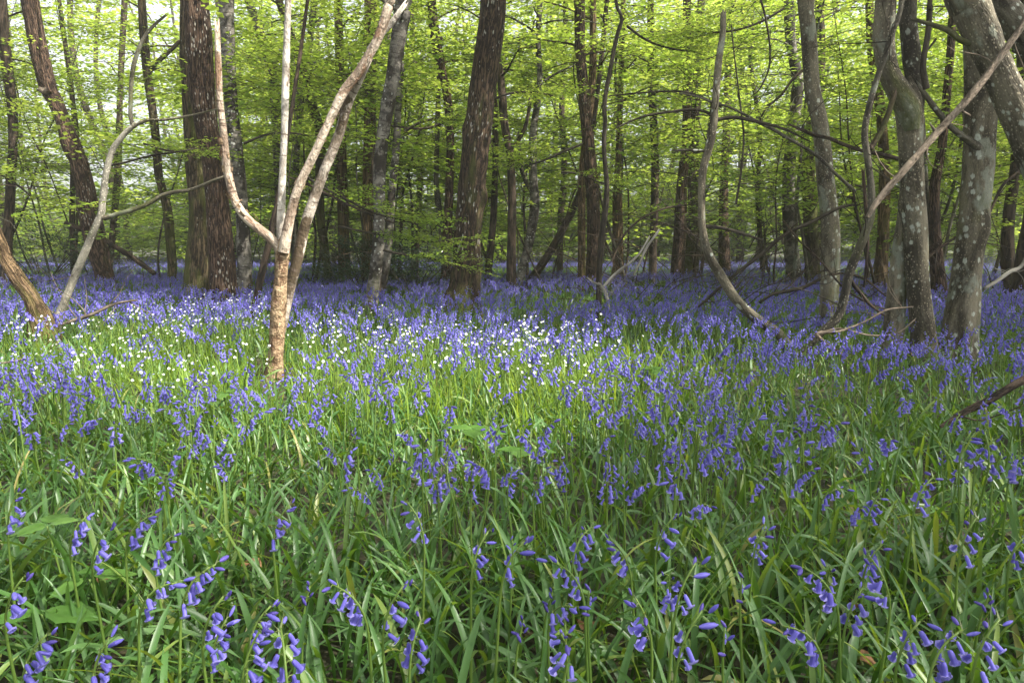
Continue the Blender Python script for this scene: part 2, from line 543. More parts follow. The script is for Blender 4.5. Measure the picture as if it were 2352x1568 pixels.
SUNGAPS = np.array([
    at_depth(*q) for q in ((2250, 80, 3.25), (2285, 150, 3.25), (2310, 205, 3.25), (2335, 265, 3.25), (75, 60, 9), (105, 170, 9), (140, 270, 9), (180, 370, 9),
                           (500, 120, 3.4), (505, 250, 3.4), (515, 350, 3.4), (560, 490, 3.4), (655, 150, 3.4), (652, 350, 3.4), (760, 270, 3.4), (850, 110, 3.4), (700, 400, 3.4),
                           (650, 560, 3.4), (690, 590, 3.5), (635, 760, 3.4), (1562, 520, 10.6), (1570, 420, 10.6), (1664, 560, 13.5))] + [at_height(a, b, .2) for (a0, a1, b0, b1) in ((20, 600, 700, 820), (680, 1420, 745, 905)) for a in np.arange(a0, a1, 70) for b in np.arange(b0, b1, 24)])      # places the sun reaches through gaps in the leaves


def add_sprays(geo, P, az, lod, smin=.6, smax=1.05, tilt=(-.25, .2)):
    """P (k,3) spray roots, az (k,) headings"""
    mid_ = P + np.stack([np.cos(az), np.sin(az), np.zeros(len(P))], -1) * (.45 * (smin + smax) / 2)
    q = mid_[:, None, :] - SUNGAPS[None]
    t_ = q @ SUN
    off = np.linalg.norm(q - t_[..., None] * SUN, axis=2)
    keep_ = ~((t_ > .25) & (off < np.where(np.arange(len(SUNGAPS)) < 23, .30 + .25 * smax, .16 + .25 * smax)[None])).any(1)
    P, az = P[keep_], az[keep_]
    k = len(P)
    if k == 0: return
    which = rng.integers(0, 5, k)
    Mx = spray_matrix(az, rng.uniform(*tilt, k), rng.normal(0, .18, k), rng.uniform(smin, smax, k))
    hue = rng.uniform(0, 1, k)
    for w_ in range(5):
        s = np.where(which == w_)[0]
        if len(s) == 0: continue
        tv, tf, tr, tm = SPR[lod][w_]
        V = np.einsum('kij,nj->kni', Mx[s], tv) + P[s][:, None, :]
        F = tf[None] + (np.arange(len(s)) * len(tv))[:, None, None]
        rn = np.clip(.45 * hue[s][:, None] + .55 * tr[None], 0, 1)
        geo.add(V, F.reshape(-1, 4), np.tile(tm, len(s)), rn.ravel())


# ------------------------------------------------------------------ trees
def px_path(pts, Y, lean=0.0, ground=True):
    P = []
    y0 = pts[0][1]
    for q in pts:
        dep = q[3] if len(q) > 3 else Y + lean * (y0 - q[1]) / 500.0
        X = at_depth(q[0], q[1], dep)
        P.append([*X, q[2] * dep / FPX])
    P = np.array(P)
    if ground and P[0, 2] > -0.02:
        d = P[0, :3] - P[1, :3]
        d = d / max(1e-6, abs(d[2]))
        hz = np.linalg.norm(d[:2])
        if hz > .7: d[:2] *= .7 / hz
        k = P[0, 2] + 0.06
        foot = P[0, :3] + np.array([d[0] * k, d[1] * k, -k])
        P = np.vstack([[*foot, P[0, 3] * 1.12], P])
    return P


def grow_up(P, H, taper=0.3, wob=.25):
    """carry a trunk on above the picture to height H"""
    d = P[-1, :3] - P[-2, :3]
    d = d / np.linalg.norm(d)
    p, r0 = P[-1, :3].copy(), P[-1, 3]
    n = max(2, int((H - p[2]) / 1.0))
    out = [P]
    dz = (H - p[2]) / n
    for a in range(n):
        d = d * .75 + np.array([rng.normal(0, .1 * wob * 4), rng.normal(0, .1 * wob * 4), 1.0]) * .25
        d /= np.linalg.norm(d)
        p = p + d / max(.5, d[2]) * dz
        out.append(np.array([[*p, r0 * (1 - (1 - taper) * (a + 1) / n)]]))
    return np.vstack(out)


def make_boughs(geo, crown, C, n, zr, Lr, lod, mat=0, per=.27, s=(.55, 1.0), aim=None, seed=0, start=.3):
    """C: resampled trunk rows; n boughs arching out between heights zr, with leaf sprays"""
    zs = np.sort(rng.uniform(zr[0], zr[1], n))
    az = rng.uniform(0, 6.28)
    SP_, AZ_ = [], []
    for z in zs:
        a = int(np.argmin(np.abs(C[:, 2] - z)))
        az += 2.4 + rng.normal(0, .5)
        th = az if aim is None else aim + rng.normal(0, .7)
        L = rng.uniform(*Lr)
        up = rng.uniform(.15, .75)
        d = np.array([math.cos(th), math.sin(th), up])
        d /= np.linalg.norm(d)
        p = C[a, :3].copy()
        r0 = min(C[a, 3] * .5, .006 + .008 * L)
        k = 6
        rows = [[*p, r0]]
        for b in range(k):
            d = d + np.array([rng.normal(0, .13), rng.normal(0, .13), -.11 + rng.normal(0, .06)])
            d /= np.linalg.norm(d)
            p = p + d * L / k
            rows.append([*p, r0 * (1 - .8 * (b + 1) / k)])
        V, F, bk = tube(np.array(rows), 5, .16, seed=seed)
        geo.add(V, F, mat, .5, bk)
        Cb, sb = resample(spline(np.array(rows), 4), .1)
        m = max(1, int(L * (1 - start) / per))
        for q in np.linspace(start, 1, m):
            e = int(q * (len(Cb) - 1))
            SP_.append(Cb[e, :3])
            AZ_.append(math.atan2(d[1], d[0]) + rng.choice([-1, 1]) * rng.uniform(.15, 1.0))
    if SP_:
        add_sprays(crown, np.array(SP_), np.array(AZ_), lod, *s)


def side_twigs(gg, P, n, l=(.10, .45), mat=0):
    C, _ = resample(spline(P, 8), .02)
    for k in range(n):
        e = rng.integers(2, len(C) - 1)
        d = rng.normal(0, 1, 3) + np.array([0, 0, .3])
        d /= np.linalg.norm(d)
        L = rng.uniform(*l)
        p = C[e, :3].copy()
        r0 = min(.5 * C[e, 3], .0035)
        rows = [[*p, r0]]
        for b in range(4):
            d = d + rng.normal(0, .25, 3)
            d /= np.linalg.norm(d)
            p = p + d * L / 4
            rows.append([*p, r0 * (1 - .2 * (b + 1))])
        V, F, bk = tube(np.array(rows), 4, .05)
        gg.add(V, F, mat, .5, bk)


REFS = []          # (x px, depth, short phrase) of described trunks, used to say where saplings stand


def tree(name, label, pts, Y, bark, H=9.0, limbs=(), crown=None, broken=False, ref=None, lean=0.0, cat='tree', rough=.085, seg=None, step=None,
         extra=None, group=None, flare=1.3):
    seed = len(REFS) + 1
    P = px_path(pts, Y, lean)
    if P[0, 2] < 0:
        P[0, 3] *= flare
    root = empty(name, (P[0, 0], P[0, 1], 0))
    if not broken:
        P = grow_up(P, H)
    near = Y < 7
    seg = seg or (28 if near else 14)
    step = step or (.035 if near else .09)
    geo, cr = Geo(), Geo()
    V, F, b = tube(P, seg, step, rough, 4.0 if near else 3.0, seed, jag=.05 if broken else 0)
    geo.add(V, F, 0, .5, b)
    C, _ = resample(spline(P, 8), .1)
    if crown:
        for c in (crown if isinstance(crown, list) else [crown]):
            make_boughs(geo, cr, C, seed=seed, **c)
    if extra: extra(root, P, cr, geo)
    if name in ('dead_tree', 'sapling', 'hazel_sapling'): side_twigs(geo, P, 9 if name == 'hazel_sapling' else 24, (.12, .4 if name == 'hazel_sapling' else .7), 1)
    geo.obj('trunk', [M[bark], M['twig']], root)
    for li, (lp, lY, lb, Hl) in enumerate(limbs):
        LP = px_path(lp, lY, 0, False)
        if Hl: LP = grow_up(LP, Hl)
        gl = Geo()
        V, F, b = tube(LP, 20 if near else 8, .03 if near else .08, rough, 4.0, seed + li + 1, jag=0 if Hl else .05)
        gl.add(V, F, 0, .5, b)
        if Hl:
            Cl, _ = resample(spline(LP, 8), .1)
            make_boughs(gl, cr, Cl, 5, (max(2.2, Hl * .5), Hl), (.8, 1.6), 'mid')
        gl.obj('limb', [M[lb]], root)
    if cr.n:
        cr.obj('crown', [M['leaf'], M['twig']], root, smooth=False)
    tag(root, label, cat, group)
    REFS.append((pts[min(2, len(pts) - 1)][0], Y, ref, np.array([P[0, 0], P[0, 1]])))
    return root


def cb(n, z0, z1, l0, l1, lod='mid', **k):
    return dict(n=n, zr=(z0, z1), Lr=(l0, l1), lod=lod, **k)


# --- the peeling birch in the clearing
def birch_flakes(root, P, cr, g):
    """loose curls of bark standing off the stem"""
    C, _ = resample(spline(P, 8), .01)
    LP = px_path([(600, 530, 13), (535, 450, 12), (520, 380, 12), (510, 300, 11), (503, 200, 9), (500, 120, 8)], 3.4, 0, False)
    L2 = px_path([(665, 500, 14), (690, 420, 12), (725, 350, 11), (760, 270, 12), (790, 210, 12)], 3.4, 0, False)
    for path, n, s in ((C[C[:, 2] > .12], 110, 1.0), (resample(spline(LP, 8), .01)[0], 45, .8), (resample(spline(L2, 8), .01)[0], 35, .8)):
        for k in range(n):
            a = rng.integers(1, len(path) - 1)
            c, r = path[a, :3], path[a, 3]
            T = path[a + 1, :3] - path[a - 1, :3]
            T /= np.linalg.norm(T)
            u = np.cross(T, [0, 1, 0]); u /= np.linalg.norm(u)
            v = np.cross(T, u)
            th = rng.uniform(0, 6.28)
            wd, hh, lift = rng.uniform(.2, .75), rng.uniform(.006, .028) * s, rng.uniform(.05, .35)
            rows = []
            for e in range(3):
                for f in range(3):
                    an = th + wd * (f / 2 - .5)
                    rad = r * (.985 + .06 * e * lift * 4 * (1 if f == 2 else .45))
                    rows.append(c + T * (hh * (e - 1) + rng.normal(0, .002)) + (u * math.cos(an) + v * math.sin(an)) * rad)
            q = [[0, 1, 4, 3], [1, 2, 5, 4], [3, 4, 7, 6], [4, 5, 8, 7]]
            rows = np.array(rows)
            g.add(rows, q, 0, rng.uniform(), rows)


BY = 3.4
tree('birch_tree', 'peeling birch in the sunlit clearing, forking low into a spread of bare pale stems',
     [(628, 885, 20), (633, 830, 18), (637, 760, 17.2), (640, 700, 17.4), (645, 640, 14.6), (648, 600, 15), (650, 572, 15.6), (652, 556, 10.0)], BY, 'peelbase',
     broken=True, ref='the peeling birch', rough=.10, seg=40, step=.012, extra=birch_flakes,
     limbs=[([(650, 585, 11.6), (628, 553, 10.8), (600, 530, 10.0), (565, 500, 9.6), (540, 462, 9.2), (527, 415, 9.2), (520, 380, 9.2), (513, 300, 8.1), (505, 235, 7.3), (502, 165, 6.9), (500, 110, 6.2), (499, 66, 5.4)], BY, 'peel', 0),
            ([(647, 575, 10.0), (645, 520, 9.2), (647, 460, 8.5), (650, 380, 7.3), (653, 300, 7.3), (656, 200, 7.7), (658, 120, 7.3), (660, 50, 6.9), (662, -10, 6.9)], BY + .06, 'paper', 6.5),
            ([(652, 580, 13.1), (660, 530, 12.3), (670, 480, 10.8), (690, 420, 9.2), (724, 350, 8.9), (760, 270, 9.2), (790, 210, 10.0), (825, 165, 10.0), (850, 122, 10.0), (872, 80, 10.0), (895, 5, 10.0), (903, -40, 9.2)], BY - .03, 'peel', 5.5),
            ([(610, 892, 13.9), (628, 830, 13.1), (648, 740, 12.3), (665, 665, 11.6), (684, 592, 11.6), (700, 520, 11.6), (727, 440, 11.6), (750, 380, 10.8), (778, 310, 10.4), (800, 235, 10.0, 3.47), (824, 185, 9.2, 3.42), (842, 150, 6.2, 3.38)], BY + .1, 'mottled', 0),
            ([(850, 118, 9.2), (872, 84, 6.9), (900, 52, 6.2), (922, 22, 4.6)], BY, 'paper', 0)])

# --- the grey stems at the right
tree('hornbeam_tree', 'stout grey trunk spotted with white lichen, standing straight behind the leaning sunlit trunk',
     [(2202, 800, 42), (2205, 764, 37), (2213, 690, 33), (2222, 620, 31), (2232, 540, 30), (2240, 460, 30), (2247, 369, 31), (2252, 237, 31), (2250, 158, 29), (2244, 40, 27)],
     3.95, 'grey', H=9, ref='the stout lichen-spotted trunk', crown=cb(12, 4.2, 9, 1.2, 2.4, 'far'), rough=.07, seg=36, step=.03,
     limbs=[([(2250, 340, 10), (2215, 316, 7), (2180, 288, 6), (2147, 248, 6), (2128, 222, 5), (2110, 198, 4)], 3.9, 'greyd', 0)])
tree('hornbeam_tree', 'thick grey trunk leaning hard left, sunlit above, entering from the right edge',
     [(2640, 860, 44), (2560, 740, 42), (2470, 560, 40), (2405, 420, 37), (2352, 295, 34), (2326, 235, 33), (2296, 170, 31), (2262, 95, 34), (2228, 10, 37), (2205, -50, 37)],
     3.25, 'grey', H=8, ref='the sunlit leaning trunk', rough=.075, seg=40, step=.025, crown=cb(12, 3.6, 8, 1.0, 2.2, 'far'),
     limbs=[([(2228, 100, 7), (2205, 92, 6.5), (2180, 72, 6), (2150, 60, 5), (2115, 50, 4)], 3.25, 'greyd', 0)])
tree('hornbeam_tree', 'dark trunk crossing the top right corner, leaning left above the sunlit one',
     [(2790, 800, 44), (2640, 520, 40), (2520, 310, 36), (2430, 180, 32), (2352, 80, 30), (2300, 10, 28), (2275, -40, 27)], 3.75, 'greyd', H=8.5, rough=.075,
     ref='the dark trunk in the top right corner', crown=cb(10, 4, 8.5, 1.0, 2.2, 'far'))
tree('hornbeam_tree', 'twin stemmed grey trunk joined below, with a knotted hollow loop where it forks high up',
     [(2122, 800, 30), (2120, 765, 26), (2112, 690, 24), (2106, 620, 24), (2102, 527, 25), (2096, 440, 25), (2092, 330, 25), (2088, 262, 27), (2082, 228, 28), (2072, 200, 22)],
     3.9, 'grey', broken=True, ref='the twin grey trunk', rough=.05, seg=36, step=.022, crown=None,
     limbs=[([(2052, 800, 26), (2054, 750, 23), (2058, 690, 21), (2062, 632, 19), (2067, 560, 15), (2076, 490, 12), (2086, 430, 9)], 3.98, 'grey', 0),
            ([(2094, 300, 15), (2088, 255, 25), (2066, 212, 24), (2044, 172, 21), (2034, 130, 21), (2030, 90, 22), (2032, 40, 22), (2036, -20, 21)], 3.86, 'grey', 8.5),
            ([(2094, 300, 14), (2098, 250, 20), (2101, 190, 18), (2095, 137, 19), (2087, 63, 18), (2086, -10, 18)], 3.96, 'greyd', 8.0),
            ([(2128, 205, 7), (2120, 150, 6), (2131, 80, 6), (2136, 10, 6), (2138, -30, 5)], 3.8, 'twig', 5.0)])
tree('hornbeam_tree', 'curved grey trunk with pale lichen blotches, bowing out to the right as it drops',
     [(1903, 740, 24), (1903, 715, 20), (1906, 650, 20), (1908, 560, 20.5), (1904, 480, 19.5), (1895, 400, 18.5), (1888, 320, 17.5), (1879, 262, 17), (1866, 205, 16.5), (1861, 130, 16), (1855, 53, 16), (1847, -10, 15)],
     5.2, 'grey', H=9, ref='the curved lichen trunk', crown=cb(12, 4.0, 9, 1.0, 2.2, 'mid'), rough=.05)
tree('dead_tree', 'slim dark stem sprawling up and right from the bluebells, bare and crooked',
     [(1851, 805, 7.38), (1885, 765, 9.02), (1925, 727, 9.84), (1942, 670, 9.84), (1950, 630, 10.25), (1978, 559, 9.84), (1999, 501, 9.02), (2001, 437, 8.20), (1992, 358, 7.38), (1986, 300, 6.97), (2004, 215, 6.56), (2031, 132, 5.74), (2055, 60, 5.74), (2075, -10, 4.92)],
     3.75, 'greyd', H=4.5, ref='the crooked dark stem', rough=.09, seg=20,
     limbs=[([(1999, 343, 5.74), (2022, 305, 5.74), (2040, 262, 5.74), (2052, 222, 4.92)], 3.75, 'dark', 0),
            ([(1950, 640, 4.92), (1975, 672, 4.10), (1999, 700, 3.28), (2022, 718, 2.46)], 3.75, 'dark', 0),
            ([(1985, 660, 2.46), (1993, 560, 3.69), (1988, 470, 4.10), (1983, 400, 3.69)], 3.82, 'dark', 0)])
tree('dead_tree', 'bowed pale trunk with a snapped top, sweeping down to the right into the bluebells',
     [(1790, 768, 10.56), (1760, 748, 11.44), (1723, 720, 11.88), (1687, 683, 11.44), (1655, 632, 11.00), (1628, 585, 10.12), (1614, 527, 8.36), (1611, 464, 7.92), (1615, 390, 8.36), (1634, 316, 8.80), (1643, 237, 7.92), (1650, 148, 7.92), (1660, 80, 7.04), (1661, 40, 6.16)],
     4.1, 'grey', broken=True, ref='the bowed pale trunk', rough=.09, seg=26, step=.025,
     limbs=[([(1628, 348, 3.52), (1605, 346, 2.99), (1580, 345, 2.82), (1558, 346, 2.29)], 4.1, 'grey', 0),
            ([(1640, 265, 3.52), (1600, 252, 3.08), (1549, 256, 3.08), (1500, 263, 2.64), (1460, 274, 2.20), (1420, 292, 1.76)], 4.15, 'twig', 0),
            ([(1646, 275, 4.40), (1690, 270, 3.96), (1740, 280, 3.52), (1800, 296, 2.64), (1850, 320, 1.76)], 4.1, 'twig', 0),
            ([(1622, 520, 4.40), (1660, 524, 3.96), (1700, 535, 3.52), (1740, 548, 2.64)], 4.1, 'twig', 0)])

# --- left foreground
tree('ash_tree', 'brown trunk leaning left with one sunlit side and a torn branch scar',
     [(247, 665, 24), (238, 625, 20), (222, 570, 21), (207, 500, 22), (195, 430, 20), (180, 370, 19), (165, 335, 21), (150, 292, 16), (130, 240, 16), (112, 205, 17), (98, 150, 18), (86, 100, 18), (66, -10, 17)],
     9.0, 'brown', H=10, ref='the sunlit leaning trunk at left', crown=[cb(9, 4, 10, 1, 2.2)], seg=22, step=.05,
     limbs=[([(112, 205, 9), (104, 212, 8), (96, 207, 6)], 8.9, 'deadwood', 0)])
tree('hazel_sapling', 'slender pale grey sapling bending right into several bare crooked shoots',
     [(140, 718, 10.20), (146, 700, 8.92), (165, 650, 8.50), (186, 600, 8.50), (205, 555, 7.65), (222, 514, 7.22), (233, 489, 7.65), (236, 455, 6.80), (241, 415, 6.80), (247, 383, 6.80), (258, 345, 6.38), (272, 325, 5.95), (284, 310, 5.95), (296, 298, 5.52), (307, 289, 5.10)],
     4.6, 'palegrey', broken=True, ref='the slender pale sapling', rough=.06, seg=18, cat='sapling',
     limbs=[([(305, 291, 4.67), (300, 265, 4.25), (300, 242, 4.25), (301, 200, 4.25), (307, 151, 4.67), (318, 115, 4.25), (328, 91, 3.82), (345, 68, 3.40), (363, 50, 2.98), (378, 38, 1.70)], 4.6, 'greyd', 0),
            ([(305, 291, 4.25), (325, 281, 3.82), (343, 276, 3.40), (370, 276, 2.98), (393, 273, 2.72), (425, 268, 2.38), (454, 262, 2.12), (478, 256, 1.70), (500, 250, 1.27)], 4.55, 'grey', 0),
            ([(238, 501, 5.95), (258, 496, 5.52), (275, 490, 5.10), (302, 483, 5.10), (340, 468, 4.67), (373, 449, 4.25), (400, 441, 4.08), (433, 437, 3.82), (460, 428, 3.57), (484, 417, 3.40), (512, 407, 2.98)], 4.6, 'grey', 0),
            ([(256, 380, 2.55), (300, 370, 2.21), (350, 357, 2.21), (400, 350, 1.87), (440, 343, 1.27)], 4.7, 'twig', 0)])


def bright_twig(root, P, cr, g):
    for (x, y) in ((20, 500), (55, 497), (92, 490)):
        p = at_depth(x, y, 4.15)
        add_sprays(cr, np.array([p]), np.array([0.2]), 'near', .3, .4)


tree('hazel_tree', 'thick mossy yellowish stem leaning in from the left edge with a few bright leaves',
     [(90, 722, 24), (82, 700, 19), (66, 672, 17), (48, 650, 17), (30, 622, 16), (14, 598, 15), (2, 565, 15), (-8, 545, 15), (-22, 505, 14), (-48, 440, 13), (-70, 330, 12)],
     4.2, 'tan', H=5, ref='the mossy stem at the left edge', extra=bright_twig, crown=cb(6, 2.5, 5, .8, 1.6))

tree('oak_tree', 'tall ridged brown trunk, largest of the left side pair, flared at its foot',
     [(518, 690, 36), (514, 668, 31), (511, 620, 29), (507, 560, 27), (502, 500, 25), (498, 450, 24.5), (491, 380, 24), (485, 340, 23.5), (474, 290, 24.5), (465, 200, 26), (458, 100, 27), (450, -10, 26)],
     6.3, 'brown', H=12, ref='the tall brown trunk of the left pair', crown=cb(7, 7, 12, 1.2, 2.2, 'far'), rough=.05, seg=36, flare=1.25)
tree('oak_tree', 'dark mossy trunk tucked against the left of the taller brown one',
     [(456, 668, 34), (456, 640, 31), (458, 580, 27), (459, 500, 23), (453, 400, 23), (446, 300, 22), (441, 200, 22), (438, 50, 22), (437, -10, 21)],
     7.0, 'mossy', H=11, ref='the mossy trunk of the left pair', crown=cb(6, 7, 11, 1.2, 2.2, 'far'), seg=24)
tree('birch_tree', 'straight black and white birch partly hidden by the big left pair of trunks',
     [(562, 650, 17), (561, 620, 16), (560, 555, 15), (554, 454, 14), (546, 380, 15), (537, 302, 15), (530, 230, 14), (525, 151, 15), (521, 60, 16), (520, -10, 16)],
     8.0, 'birch', H=11, ref='the black and white birch', crown=cb(8, 4.5, 11, 1, 2.2))
tree('woodland_tree', 'thin dark stem leaning behind the foot of the peeling birch',
     [(586, 702, 8), (588, 690, 8), (596, 650, 8), (604, 615, 8), (615, 570, 7.5), (628, 510, 7), (640, 450, 6), (650, 380, 5)], 5.3, 'dark', H=4, ref='the thin stem behind the birch', crown=cb(4, 2.4, 4, .6, 1.2))
tree('oak_tree', 'big ridged dark brown trunk in mid wood, flecked white above and mossy below',
     [(1060, 690, 44), (1065, 668, 37), (1068, 640, 34), (1071, 600, 32), (1074, 540, 31), (1079, 480, 30.5), (1086, 403, 30), (1094, 330, 30), (1101, 280, 30.5), (1109, 201, 30), (1118, 140, 29.5), (1125, 90, 29), (1134, -10, 28.5)],
     6.3, 'oak', H=12, ref='the big middle trunk', rough=.05, seg=40, step=.03, flare=1.2,
     crown=cb(7, 7, 12, 1.2, 2.4, 'far'))

